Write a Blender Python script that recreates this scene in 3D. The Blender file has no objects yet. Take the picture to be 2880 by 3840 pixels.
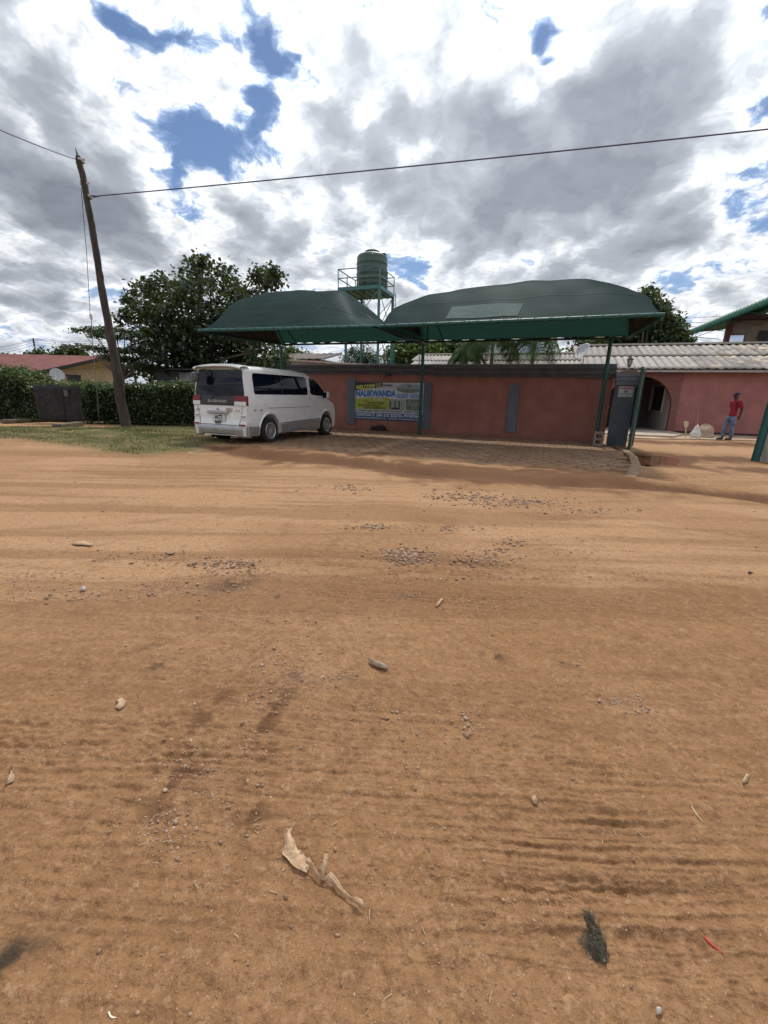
import bpy, bmesh, math, random
import numpy as np
from mathutils import Vector, Matrix
random.seed(7); RNG = np.random.default_rng(11)
scn = bpy.context.scene
col = scn.collection

# ------------------------------------------------------------------ camera
CAM = np.array([5.568, -15.405, 1.2554])
p_, r_, yw = 0.2621, 0.0259, 0.3468
def _rz(v, a): return np.array([v[0]*math.cos(a)-v[1]*math.sin(a), v[0]*math.sin(a)+v[1]*math.cos(a), v[2]])
_X = np.array([1, 0, 0.]); _D = np.array([0, -math.sin(p_), -math.cos(p_)]); _F = np.array([0, math.cos(p_), -math.sin(p_)])
CR = _rz(math.cos(r_)*_X - math.sin(r_)*_D, yw); CD = _rz(math.sin(r_)*_X + math.cos(r_)*_D, yw); CF = _rz(_F, yw)
FPX = 1590.47
cd = bpy.data.cameras.new('camera'); cam = bpy.data.objects.new('camera', cd); col.objects.link(cam)
cam.matrix_world = Matrix(((CR[0], -CD[0], -CF[0], CAM[0]), (CR[1], -CD[1], -CF[1], CAM[1]), (CR[2], -CD[2], -CF[2], CAM[2]), (0, 0, 0, 1)))
cd.sensor_fit = 'VERTICAL'; cd.sensor_height = 38.4; cd.sensor_width = 28.8; cd.lens = 38.4*FPX/3840
cd.clip_start = 0.05; cd.clip_end = 5000
scn.camera = cam
scn.render.resolution_x = 768; scn.render.resolution_y = 1024
# sight lines measured on the photograph (2880x3840) met with real planes of the place
def ray(u, v): return (u-1440)/FPX*CR + (v-1920)/FPX*CD + CF
def Zp(u, v, z=0.): d = ray(u, v); return CAM + (z-CAM[2])/d[2]*d
def Yp(u, v, y=0.): d = ray(u, v); return CAM + (y-CAM[1])/d[1]*d
RH = np.array([math.cos(yw), math.sin(yw)]); FH = np.array([-math.sin(yw), math.cos(yw)])

# ------------------------------------------------------------------ light
SUN_EL, SUN_AZ = math.radians(58), math.radians(-8)     # azimuth from +Y towards +X
scn.view_settings.view_transform = 'Standard'; scn.view_settings.look = 'None'
scn.view_settings.exposure = 0.06; scn.view_settings.gamma = 1.0
sd = bpy.data.lights.new('sun', 'SUN'); sd.energy = 2.7; sd.angle = math.radians(6); sd.color = (1, .95, .87)
sun = bpy.data.objects.new('sun', sd); col.objects.link(sun)
sdir = Vector((math.sin(SUN_AZ)*math.cos(SUN_EL), math.cos(SUN_AZ)*math.cos(SUN_EL), math.sin(SUN_EL)))
sun.rotation_euler = sdir.to_track_quat('Z', 'Y').to_euler(); sun.location = (0, 0, 30)

# ------------------------------------------------------------------ world: blue sky with cumulus, by direction
world = bpy.data.worlds.new('World'); scn.world = world; world.use_nodes = True
nt = world.node_tree; N = nt.nodes; L = nt.links; N.clear()
class G:
    """tiny helper for node maths"""
    def __init__(s, nt): s.nt = nt; s.N = nt.nodes; s.L = nt.links
    def put(s, sock, v):
        if isinstance(v, bpy.types.NodeSocket): s.L.new(v, sock)
        else: sock.default_value = v
    def m(s, op, a, b=0., c=None, clamp=False):
        n = s.N.new('ShaderNodeMath'); n.operation = op; n.use_clamp = clamp
        s.put(n.inputs[0], a); s.put(n.inputs[1], b)
        if c is not None: s.put(n.inputs[2], c)
        return n.outputs[0]
    def vm(s, op, a, b=None, out=0):
        n = s.N.new('ShaderNodeVectorMath'); n.operation = op; s.put(n.inputs[0], a)
        if b is not None: s.put(n.inputs[1], b)
        return n.outputs[out]
    def noise(s, vec, scale, detail=4, rough=.5, lac=2., dist=0., out=0):
        n = s.N.new('ShaderNodeTexNoise'); s.put(n.inputs['Vector'], vec); n.inputs['Scale'].default_value = scale
        n.inputs['Detail'].default_value = detail; n.inputs['Roughness'].default_value = rough
        n.inputs['Lacunarity'].default_value = lac; n.inputs['Distortion'].default_value = dist
        return n.outputs[out]
    def ramp(s, fac, stops, interp='LINEAR'):
        n = s.N.new('ShaderNodeValToRGB'); n.color_ramp.interpolation = interp
        e = n.color_ramp.elements
        while len(e) < len(stops): e.new(0.5)
        for i, (p, c) in enumerate(stops): e[i].position = p; e[i].color = (*c, 1) if len(c) == 3 else c
        s.put(n.inputs[0], fac); return n.outputs[0]
    def mix(s, fac, a, b, mode='MIX'):
        n = s.N.new('ShaderNodeMix'); n.data_type = 'RGBA'; n.blend_type = mode
        s.put(n.inputs[0], fac)
        s.put(n.inputs[6], a if isinstance(a, bpy.types.NodeSocket) else (*a, 1)); s.put(n.inputs[7], b if isinstance(b, bpy.types.NodeSocket) else (*b, 1))
        return n.outputs[2]
    def sstep(s, x, a, b, lo=0., hi=1.):
        n = s.N.new('ShaderNodeMapRange'); n.interpolation_type = 'SMOOTHSTEP'
        s.put(n.inputs[0], x); n.inputs[1].default_value = a; n.inputs[2].default_value = b
        n.inputs[3].default_value = lo; n.inputs[4].default_value = hi; return n.outputs[0]
w = G(nt)
tc = N.new('ShaderNodeTexCoord'); dirv = w.vm('NORMALIZE', tc.outputs['Generated'])
sep = N.new('ShaderNodeSeparateXYZ'); L.new(dirv, sep.inputs[0])
zc = w.m('MAXIMUM', sep.outputs[2], 0.0); dz = w.m('ADD', zc, 0.30)
cmb = N.new('ShaderNodeCombineXYZ'); L.new(w.m('DIVIDE', sep.outputs[0], dz), cmb.inputs[0]); L.new(w.m('DIVIDE', sep.outputs[1], dz), cmb.inputs[1])
P0 = cmb.outputs[0]
warp = w.noise(P0, 4.5, 4, .6, out=1)
wv = w.vm('SUBTRACT', warp, (0.5, 0.5, 0.5)); wv2 = w.vm('SCALE', wv); wv2.node.inputs[3].default_value = 0.16
P1 = w.vm('ADD', P0, wv2)
sky = N.new('ShaderNodeTexSky'); sky.sky_type = 'NISHITA'; sky.sun_disc = False
sky.sun_elevation = SUN_EL; sky.sun_rotation = SUN_AZ; sky.air_density = 1.0; sky.dust_density = 0.3; sky.ozone_density = 2.0
def vor(vec, scale, detail):
    n = w.N.new('ShaderNodeTexVoronoi'); n.feature = 'SMOOTH_F1'; n.voronoi_dimensions = '2D'; n.inputs['Smoothness'].default_value = .35
    w.put(n.inputs['Vector'], vec); n.inputs['Scale'].default_value = scale; n.inputs['Detail'].default_value = detail; n.inputs['Roughness'].default_value = .55
    n.normalize = True; return n.outputs['Distance']
sdx, sdy = math.sin(SUN_AZ), math.cos(SUN_AZ)
n1 = w.noise(P1, 3.4, 5, .5); n2 = w.noise(P1, 14.0, 7, .66); v1 = vor(P1, 7., 3.5)
sh = w.vm('ADD', P1, (sdx*.022, sdy*.022, 0)); v1s = vor(sh, 7., 3.); n1s = w.noise(sh, 3.4, 5, .5)
dens = w.m('MULTIPLY', w.m('SUBTRACT', n1, .5), 1.5)
dens = w.m('ADD', dens, w.m('MULTIPLY', w.m('SUBTRACT', .42, v1), .95))
dens = w.m('ADD', dens, .205)
def pdir(u, v):
    d = ray(u, v); d = d/np.linalg.norm(d); return d[0]/(max(d[2], 0)+.30), d[1]/(max(d[2], 0)+.30)
# (u, v, radius in px, weight): where the real sky has gaps (<0) and thick grey cloud (>0)
BL = [(434,52,65,-.8),(573,139,75,-.8),(730,165,75,-.8),(990,156,75,-.85),(1042,278,70,-.85),(1007,400,60,-.8),(937,503,90,-.85),(694,503,100,-.85),(790,580,90,-.8),(1111,226,50,-.7),(1163,330,45,-.6),
      (1354,443,65,-.8),(642,650,60,-.75),(694,764,75,-.75),(573,850,50,-.7),(2048,121,70,-.85),(2083,226,60,-.75),(1962,347,65,-.85),(2847,417,110,-.95),(2847,590,80,-.7),(2760,764,80,-.8),(2860,860,60,-.7),
      (1562,1007,65,-.85),(1623,911,32,-.7),(1198,903,40,-.6),(382,1111,55,-.8),(2500,1040,40,-.6),(2860,90,40,-.6),
      (868,347,60,.35),(174,347,200,.35),(208,729,230,.48),(486,937,120,.35),(972,868,150,.45),(1319,573,140,.25),(1319,226,130,.18),(1650,139,170,.22),(1736,382,150,.18),(2170,573,330,.48),(1736,729,250,.36),
      (2430,434,250,.30),(2170,868,300,.32),(1476,833,160,.22),(2600,200,220,.2),(90,1040,120,.3)]
# sun side brightness (broad, physical: clouds near the sun are lit through)
sd_ = w.vm('DOT_PRODUCT', dirv, tuple(sdir), out=1)
near = w.sstep(sd_, .55, 1.0)
dens = w.m('SUBTRACT', dens, w.m('MULTIPLY', w.sstep(sd_, .80, 1.0), .22))
for u, v, rr, wt in BL:
    a = pdir(u, v); b1 = pdir(u+rr, v); b2 = pdir(u, v+rr*.9)
    R1 = .5*(math.hypot(b1[0]-a[0], b1[1]-a[1]) + math.hypot(b2[0]-a[0], b2[1]-a[1]))
    ds = w.vm('DISTANCE', P1, (a[0], a[1], 0), out=1)
    q = w.m('DIVIDE', ds, R1*1.05); g = w.m('POWER', 2.718, w.m('MULTIPLY', w.m('MULTIPLY', q, q), -1.0))
    dens = w.m('MULTIPLY_ADD', g, wt*(.56 if wt < 0 else .80), dens)
dens = w.m('ADD', dens, w.m('MULTIPLY', w.m('MULTIPLY', w.m('SUBTRACT', n2, .5), .95), w.sstep(dens, .22, .6, 1., .13)))
cover = w.sstep(dens, -.15, .20)
n3 = w.noise(P1, 26, 5, .6)
dn = w.m('ADD', dens, w.m('MULTIPLY', w.m('SUBTRACT', n3, .5), .12))
ccol = w.ramp(dn, [(.02, (.42,.55,.78)), (.14, (.86,.92,1.02)), (.27, (1.0,1.02,1.05)), (.40, (.68,.72,.78)), (.56, (.42,.455,.51)), (.85, (.26,.285,.335))])
rel = w.m('ADD', w.m('MULTIPLY', w.m('SUBTRACT', v1s, v1), 1.3), w.m('MULTIPLY', w.m('SUBTRACT', n1, n1s), 1.6))
lit = w.m('ADD', 1.0, w.m('MULTIPLY', rel, w.sstep(dens, .3, .65, 1., .38))); lit = w.m('MINIMUM', w.m('MAXIMUM', lit, .72), 1.5)
lv = w.N.new('ShaderNodeCombineXYZ'); [L.new(lit, lv.inputs[k]) for k in range(3)]
ccol = w.mix(1.0, ccol, lv.outputs[0], 'MULTIPLY')
ccol = w.mix(near, ccol, (1.6, 1.6, 1.57), 'MULTIPLY')
# Nishita blue, physical scale
sc = N.new('ShaderNodeVectorMath'); sc.operation = 'SCALE'; L.new(sky.outputs[0], sc.inputs[0]); sc.inputs[3].default_value = 0.09
hz = w.sstep(sep.outputs[2], .02, .26)
blue = w.mix(hz, (.46,.58,.74), w.mix(1., sc.outputs[0], (.92,.98,1.08), 'MULTIPLY'))
ccol2 = w.mix(w.sstep(sep.outputs[2], .0, .12), (.60,.66,.72), ccol)
final = w.mix(cover, blue, ccol2)
final = w.mix(w.sstep(sep.outputs[2], -.05, -.01), (.22,.17,.12), final)
bg = N.new('ShaderNodeBackground'); L.new(final, bg.inputs[0]); bg.inputs[1].default_value = .95
wo = N.new('ShaderNodeOutputWorld'); L.new(bg.outputs[0], wo.inputs[0])

# ------------------------------------------------------------------ helpers
def tag(o, label=None, cat=None, group=None, kind=None):
    if label: o['label'] = label
    if cat: o['category'] = cat
    if group: o['group'] = group
    if kind: o['kind'] = kind
    return o
def thing(name, label, cat, loc=(0, 0, 0), rz=0, group=None):
    o = bpy.data.objects.new(name, None); col.objects.link(o); o.location = tuple(float(c) for c in loc)
    o.rotation_euler = (0, 0, rz); o.empty_display_size = .2
    return tag(o, label, cat, group)
def pm(name, c, rough=.7, var=.12, scale=6., bump=0., bscale=None, metal=0., spec=.5, c2=None, detail=4, coat=0., stretch=None):
    """procedural painted / natural material: two tones broken up by noise, optional bump"""
    m = bpy.data.materials.new(name); m.use_nodes = True; g = G(m.node_tree); b = m.node_tree.nodes['Principled BSDF']
    t = g.N.new('ShaderNodeTexCoord').outputs['Object']
    if stretch: t = g.vm('MULTIPLY', t, stretch)
    f = g.noise(t, scale, detail, .6)
    f = g.sstep(f, .3, .7)
    lo = tuple(x*(1-var) for x in c); hi = c2 or tuple(min(1, x*(1+var)) for x in c)
    g.L.new(g.mix(f, lo, hi), b.inputs['Base Color'])
    b.inputs['Roughness'].default_value = rough; b.inputs['Metallic'].default_value = metal
    b.inputs['Specular IOR Level'].default_value = spec
    if coat: b.inputs['Coat Weight'].default_value = coat; b.inputs['Coat Roughness'].default_value = .08
    if bump:
        bn = g.N.new('ShaderNodeBump'); bn.inputs['Strength'].default_value = bump; bn.inputs['Distance'].default_value = .02
        g.L.new(g.noise(t, bscale or scale*6, 4, .6), bn.inputs['Height']); g.L.new(bn.outputs[0], b.inputs['Normal'])
    return m
class MB:
    def __init__(s): s.v = []; s.f = []
    def add(s, vs, fs):
        n = len(s.v); s.v += [tuple(float(c) for c in v) for v in vs]; s.f += [tuple(i+n for i in f) for f in fs]; return s
    def box(s, a, b):
        x0, y0, z0 = a; x1, y1, z1 = b
        return s.add([(x0,y0,z0),(x1,y0,z0),(x1,y1,z0),(x0,y1,z0),(x0,y0,z1),(x1,y0,z1),(x1,y1,z1),(x0,y1,z1)],
                     [(0,3,2,1),(4,5,6,7),(0,1,5,4),(1,2,6,5),(2,3,7,6),(3,0,4,7)])
    def tube(s, pts, rad, n=8, cap=True):
        pts = [np.array(p, float) for p in pts]; k = len(pts)
        rad = [rad]*k if np.isscalar(rad) else list(rad); vs = []; fs = []; up = None
        for i, p in enumerate(pts):
            d = pts[min(i+1, k-1)] - pts[max(i-1, 0)]; d = d/(np.linalg.norm(d)+1e-9)
            if up is None: up = np.array([0, 0, 1.]) if abs(d[2]) < .9 else np.array([1., 0, 0])
            a = np.cross(up, d); a /= np.linalg.norm(a)+1e-9; b = np.cross(d, a); up = b
            for j in range(n):
                t = 2*math.pi*j/n; vs.append(p + rad[i]*(math.cos(t)*a + math.sin(t)*b))
        for i in range(k-1):
            for j in range(n): fs.append((i*n+j, i*n+(j+1) % n, (i+1)*n+(j+1) % n, (i+1)*n+j))
        if cap: fs.append(tuple(range(n))[::-1]); fs.append(tuple(range((k-1)*n, k*n)))
        return s.add(vs, fs)
    def bar(s, a, b, w_=.05, h=None):
        """rectangular bar from a to b"""
        h = h or w_; a = np.array(a, float); b = np.array(b, float); d = b-a; d /= np.linalg.norm(d)
        up = np.array([0, 0, 1.]) if abs(d[2]) < .95 else np.array([0, 1., 0])
        x = np.cross(d, up); x /= np.linalg.norm(x); y = np.cross(x, d)
        vs = [q + sx*x*w_/2 + sy*y*h/2 for q in (a, b) for sx, sy in ((-1,-1),(1,-1),(1,1),(-1,1))]
        return s.add(vs, [(3,2,1,0),(4,5,6,7),(0,1,5,4),(1,2,6,5),(2,3,7,6),(3,0,4,7)])
    def lathe(s, prof, c=(0, 0, 0), n=24):
        vs = []; fs = []; k = len(prof)
        for r, z in prof:
            for j in range(n):
                t = 2*math.pi*j/n; vs.append((c[0]+r*math.cos(t), c[1]+r*math.sin(t), c[2]+z))
        for i in range(k-1):
            for j in range(n): fs.append((i*n+j, i*n+(j+1) % n, (i+1)*n+(j+1) % n, (i+1)*n+j))
        fs.append(tuple(range(n))[::-1]); fs.append(tuple(range((k-1)*n, k*n)))
        return s.add(vs, fs)
    def prism(s, poly, a, b, axis=1):
        """poly: 2-D outline; extruded along axis from a to b"""
        def P(p, t): return (t, p[0], p[1]) if axis == 0 else (p[0], t, p[1]) if axis == 1 else (p[0], p[1], t)
        n = len(poly); vs = [P(p, a) for p in poly]+[P(p, b) for p in poly]
        fs = [tuple(range(n)), tuple(range(n, 2*n))[::-1]]+[(i, i+n, (i+1) % n+n, (i+1) % n) for i in range(n)]
        return s.add(vs, fs)
    def grid(s, pts, closed=False):
        a = np.array(pts, float); n, m = a.shape[:2]
        fs = [(i*m+j, i*m+j+1, (i+1)*m+j+1, (i+1)*m+j) for i in range(n-1) for j in range(m-1)]
        if closed: fs += [(i*m+m-1, i*m, (i+1)*m, (i+1)*m+m-1) for i in range(n-1)]
        return s.add(a.reshape(-1, 3), fs)
    def build(s, name, mat, parent=None, local=False, smooth=False, loc=None, bevel=0.):
        me = bpy.data.meshes.new(name); o = bpy.data.objects.new(name, me); col.objects.link(o)
        v = np.array(s.v, float)
        if parent is not None:
            o.parent = parent
            if not local:
                base = np.array(parent.location) + (np.array(parent.parent.location) if parent.parent else 0)
                v = v - base
        elif loc is not None: o.location = tuple(float(c) for c in loc); v = v - np.array(loc, float)
        me.from_pydata([tuple(x) for x in v], [], s.f)
        bm = bmesh.new(); bm.from_mesh(me); bmesh.ops.recalc_face_normals(bm, faces=bm.faces); bm.to_mesh(me); bm.free()
        me.materials.append(mat)
        if smooth:
            me.polygons.foreach_set('use_smooth', [True]*len(me.polygons)); me.set_sharp_from_angle(angle=math.radians(40))
        if bevel:
            bv = o.modifiers.new('b', 'BEVEL'); bv.width = bevel; bv.segments = 2; bv.limit_method = 'ANGLE'
        return o
def np_mesh(name, V, F, mat, parent=None, loc=(0, 0, 0), attrs=None, smooth=False):
    """fast mesh from numpy; F is (n,3) or (n,4)"""
    V = np.asarray(V, np.float32); F = np.asarray(F, np.int32); k = F.shape[1]
    me = bpy.data.meshes.new(name); o = bpy.data.objects.new(name, me); col.objects.link(o)
    if parent is not None: o.parent = parent; V = V - np.array(parent.location, np.float32)
    else: o.location = tuple(float(c) for c in loc); V = V - np.array(loc, np.float32)
    me.vertices.add(len(V)); me.vertices.foreach_set('co', V.astype(np.float32).ravel())
    me.loops.add(F.size); me.loops.foreach_set('vertex_index', F.ravel())
    me.polygons.add(len(F)); me.polygons.foreach_set('loop_start', np.arange(0, F.size, k, dtype=np.int32))
    me.polygons.foreach_set('loop_total', np.full(len(F), k, np.int32))
    if smooth: me.polygons.foreach_set('use_smooth', np.ones(len(F), bool))
    me.update(calc_edges=True); me.validate()
    for nm, arr in (attrs or {}).items():
        at = me.attributes.new(nm, 'FLOAT', 'POINT'); at.data.foreach_set('value', np.asarray(arr, np.float32))
    me.materials.append(mat); return o
def vnoise(x, y, seed=0):
    xi = np.floor(x).astype(np.int64); yi = np.floor(y).astype(np.int64); xf = x-xi; yf = y-yi
    def h(a, b):
        n = (a*374761393 + b*668265263 + seed*1442695041) & 0xffffffff
        n = ((n ^ (n >> 13))*1274126177) & 0xffffffff; n = n ^ (n >> 16); return (n & 0xffff)/65535.
    u = xf*xf*(3-2*xf); v = yf*yf*(3-2*yf)
    return (h(xi, yi)*(1-u)+h(xi+1, yi)*u)*(1-v) + (h(xi, yi+1)*(1-u)+h(xi+1, yi+1)*u)*v
def fbm(x, y, o=4, seed=0, g=.5):
    a = 1.; s = 0; t = 0
    for i in range(o): s = s + a*vnoise(x*2**i+17.3*i, y*2**i-9.1*i, seed+i); t += a; a *= g
    return s/t
def sm(a, b, x): t = np.clip((x-a)/(b-a), 0, 1); return t*t*(3-2*t)
def seg_dist(X, Y_, pts):
    d = np.full(X.shape, 1e9)
    for (x0, y0), (x1, y1) in zip(pts[:-1], pts[1:]):
        dx, dy = x1-x0, y1-y0; t = np.clip(((X-x0)*dx+(Y_-y0)*dy)/(dx*dx+dy*dy+1e-9), 0, 1)
        d = np.minimum(d, np.hypot(X-x0-t*dx, Y_-y0-t*dy))
    return d
def inpoly(X, Y_, poly):
    ins = np.zeros(X.shape, bool); n = len(poly); j = n-1
    for i in range(n):
        xi, yi = poly[i][:2]; xj, yj = poly[j][:2]
        c = ((yi > Y_) != (yj > Y_)) & (X < (xj-xi)*(Y_-yi)/((yj-yi)+1e-12)+xi); ins ^= c; j = i
    return ins
def soft_poly(X, Y_, poly, wdt):
    d = seg_dist(X, Y_, [tuple(p[:2]) for p in poly]+[tuple(poly[0][:2])]); ins = inpoly(X, Y_, poly)
    return sm(-wdt, wdt, np.where(ins, d, -d))

# ------------------------------------------------------------------ ground: one sheet, finely modelled where one stands
def px_list(l): return [tuple(Zp(u, v)[:2]) for u, v in l]
DITCH = px_list([(900,1690),(1040,1712),(1180,1722),(1330,1738),(1480,1755),(1560,1768),(1700,1778),(1850,1788),(2050,1800),(2200,1806),(2330,1812)])
DITCH2 = px_list([(2420,1818),(2620,1832),(2760,1850),(3000,1880)])
GRASS = px_list([(-900,1600),(150,1600),(470,1602),(760,1598),(860,1625),(845,1665),(790,1672),(760,1700),(640,1702),(540,1712),(400,1696),(210,1668),(60,1648),(-900,1640)])
PUD = px_list([(2348,1706),(2380,1696),(2420,1703),(2470,1697),(2500,1706),(2545,1712),(2560,1728),(2530,1740),(2480,1734),(2430,1742),(2385,1728),(2350,1720)])
YARD = [(7.9,-2.0),(10.4,-2.8),(17,-3),(17,8.1),(7.9,8.1)]
PAVE = [(-4.6,-.02),(7.25,-.02),(7.66,-.7),(7.70,-2.3),(7.60,-3.6),(7.42,-5.0),(7.15,-6.4),(6.9,-7.3),(5.5,-8.2),(4.2,-8.05),(2.5,-7.6),(1.0,-7.25),(-.4,-7.2),(-1.6,-6.9),(-2.6,-5.8),(-4.4,-5.2)]
def ground_height(X, Y_, fine=True):
    dx = X-CAM[0]; dy = Y_-CAM[1]
    xc = dx*RH[0]+dy*RH[1]; yc = dx*FH[0]+dy*FH[1]; r = np.hypot(xc, yc)
    z = (fbm(X*.35, Y_*.35, 3, 5)-.5)*.07*sm(60, 8, r) + (fbm(X*1.3, Y_*1.3, 3, 9)-.5)*.035*sm(14, 5, r)
    if fine:
        z_flat = z.copy(); wear = .22+.78*sm(.40, .62, fbm(xc*.55+31, yc*1.1+7, 3, 39))*(.45+.55*sm(-1.2, .3, xc))
        # ridges pressed by traffic, drawn out along the road
        wx = (fbm(xc*.5, yc*.8, 3, 21)-.5)*1.2
        yy = yc + wx*.25 + .03*xc + .02*np.sin(xc*1.3)
        rd = fbm(xc*.7, yy*24., 4, 31, .6)-.5
        ph = yy/.027 + 1.6*fbm(xc*1.4, yy*5, 3, 35) + .5*fbm(xc*6, yy*9, 2, 36); fr = ph-np.floor(ph); gm = sm(.42, .60, fbm(xc*.55+2, yy*2.6, 3, 37))
        z -= .0042*sm(.0, .18, fr)*sm(.50, .32, fr)*gm*sm(4.5, 1.6, r)
        z += rd*.0065*sm(.2, .5, r)*sm(16, 2.2, r)*(.35+.9*fbm(xc*.6, yc*1.1, 2, 33))
        rd2 = np.abs(fbm(xc*2.6+3, yy*52., 3, 41)-.5)
        z -= rd2*.022*sm(4, 1.0, r)
        TR = [(.56,.01,.0,.16,1),(.69,-.02,.00,.17,2),(.78,.0,.01,.15,1),(.86,-.015,.0,.16,2),(.955,.02,-.02,.15,0),(1.03,-.03,-.03,.17,0),(1.12,-.05,-.05,.16,0),
              (1.22,-.03,-.035,.15,1),(1.31,.05,.02,.17,3),(1.42,.10,.01,.13,3),(1.56,.02,.0,.18,3),(1.72,-.03,0,.16,0),(1.93,.04,.02,.17,3),(2.2,.0,.02,.2,0),
              (2.55,-.06,.0,.2,0),(2.95,.03,-.01,.2,1),(3.12,-.02,-.02,.22,0),(3.6,.05,0,.24,0),(4.15,-.05,.01,.25,0),(4.9,.06,-.01,.26,0),(5.6,-.03,.01,.3,0),(6.3,.05,0,.3,0)]
        for k, (y0, a, b, wd, ty) in enumerate(TR):
            c = y0 + a*xc + b*xc*xc + (vnoise(xc*1.7+k*7, xc*0+k, 50+k)-.5)*.05
            q = (yc-c)/wd; ins = sm(.56, .44, np.abs(q)); fade = sm(.30, .52, fbm(xc*.9+k*5, yc*.5, 2, 60+k))
            amp = np.where(y0 < 1.5, 1., .9)*fade
            prof = -.0045*ins + .0038*np.exp(-((np.abs(q)-.58)/.10)**2)
            gr = .0034*np.sign(np.cos(q*2*math.pi*4.5))*np.abs(np.cos(q*2*math.pi*4.5))**.6*ins*sm(.25,.5,fbm(xc*2.1+k,yc*5,2,87))
            if ty == 1: gr = gr + .0035*np.clip(np.sin((xc+.01*vnoise(xc*9,xc*0,77))*2*math.pi/.062)*1.6, -1, 1)*sm(.18,.26,np.abs(q))*ins*sm(.35,.6,fbm(xc*2.3+k,yc*3,2,88))
            if ty == 2: gr = .0045*np.clip(np.sin((xc+.02*vnoise(xc*7,xc*0,78))*2*math.pi/.083+2*np.sign(q))*1.8, -1, 1)*ins*sm(.35,.6,fbm(xc*1.9+k,yc*3,2,89)) - .004*(np.abs(q) < .06)
            if ty == 3: gr = .0032*sm(.35,.65,fbm(xc*1.5+k,yc*2,2,90))*np.cos((q*wd + .006*np.sin(xc*2*math.pi/.07))*2*math.pi/.034)*ins
            z += (prof+gr)*amp*(1.15 if y0 < 2.6 else 2.0)
        z = z_flat + (z-z_flat)*wear
        z += (fbm(X*9, Y_*9, 4, 71)-.5)*.014*sm(7, 2, r) + (fbm(X*34, Y_*34, 3, 81)-.5)*.013*sm(3.5, 1.2, r)
    dd = seg_dist(X, Y_, DITCH); nz = fbm(X*2.2, Y_*2.2, 3, 91)
    z -= .12*np.exp(-(dd/(.16+.30*nz))**2)*(.35+nz)
    z += .05*np.exp(-((dd-.62)/.3)**2)*(nz-.2)
    d2 = seg_dist(X, Y_, DITCH2); z -= .10*np.exp(-(d2/.28)**2)*(.4+nz)
    pu = soft_poly(X, Y_, PUD, .5); z -= .10*pu; z += (fbm(X*5, Y_*5, 3, 93)-.5)*.06*pu
    gs = soft_poly(X, Y_, GRASS, .5); z += .04*gs
    pv = soft_poly(X, Y_, PAVE, .25)
    cover_z = .006 + .052*sm(-5.7, -7.3, Y_ + (nz-.5)*3.0)*sm(0., .5, nz)   # sand washed over the front of the paving
    z = z*(1-pv) + pv*(cover_z - .02*sm(-4, -2, Y_)) 
    yd = inpoly(X, Y_, YARD)*1.; z = z*(1-.6*yd)
    return z
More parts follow.
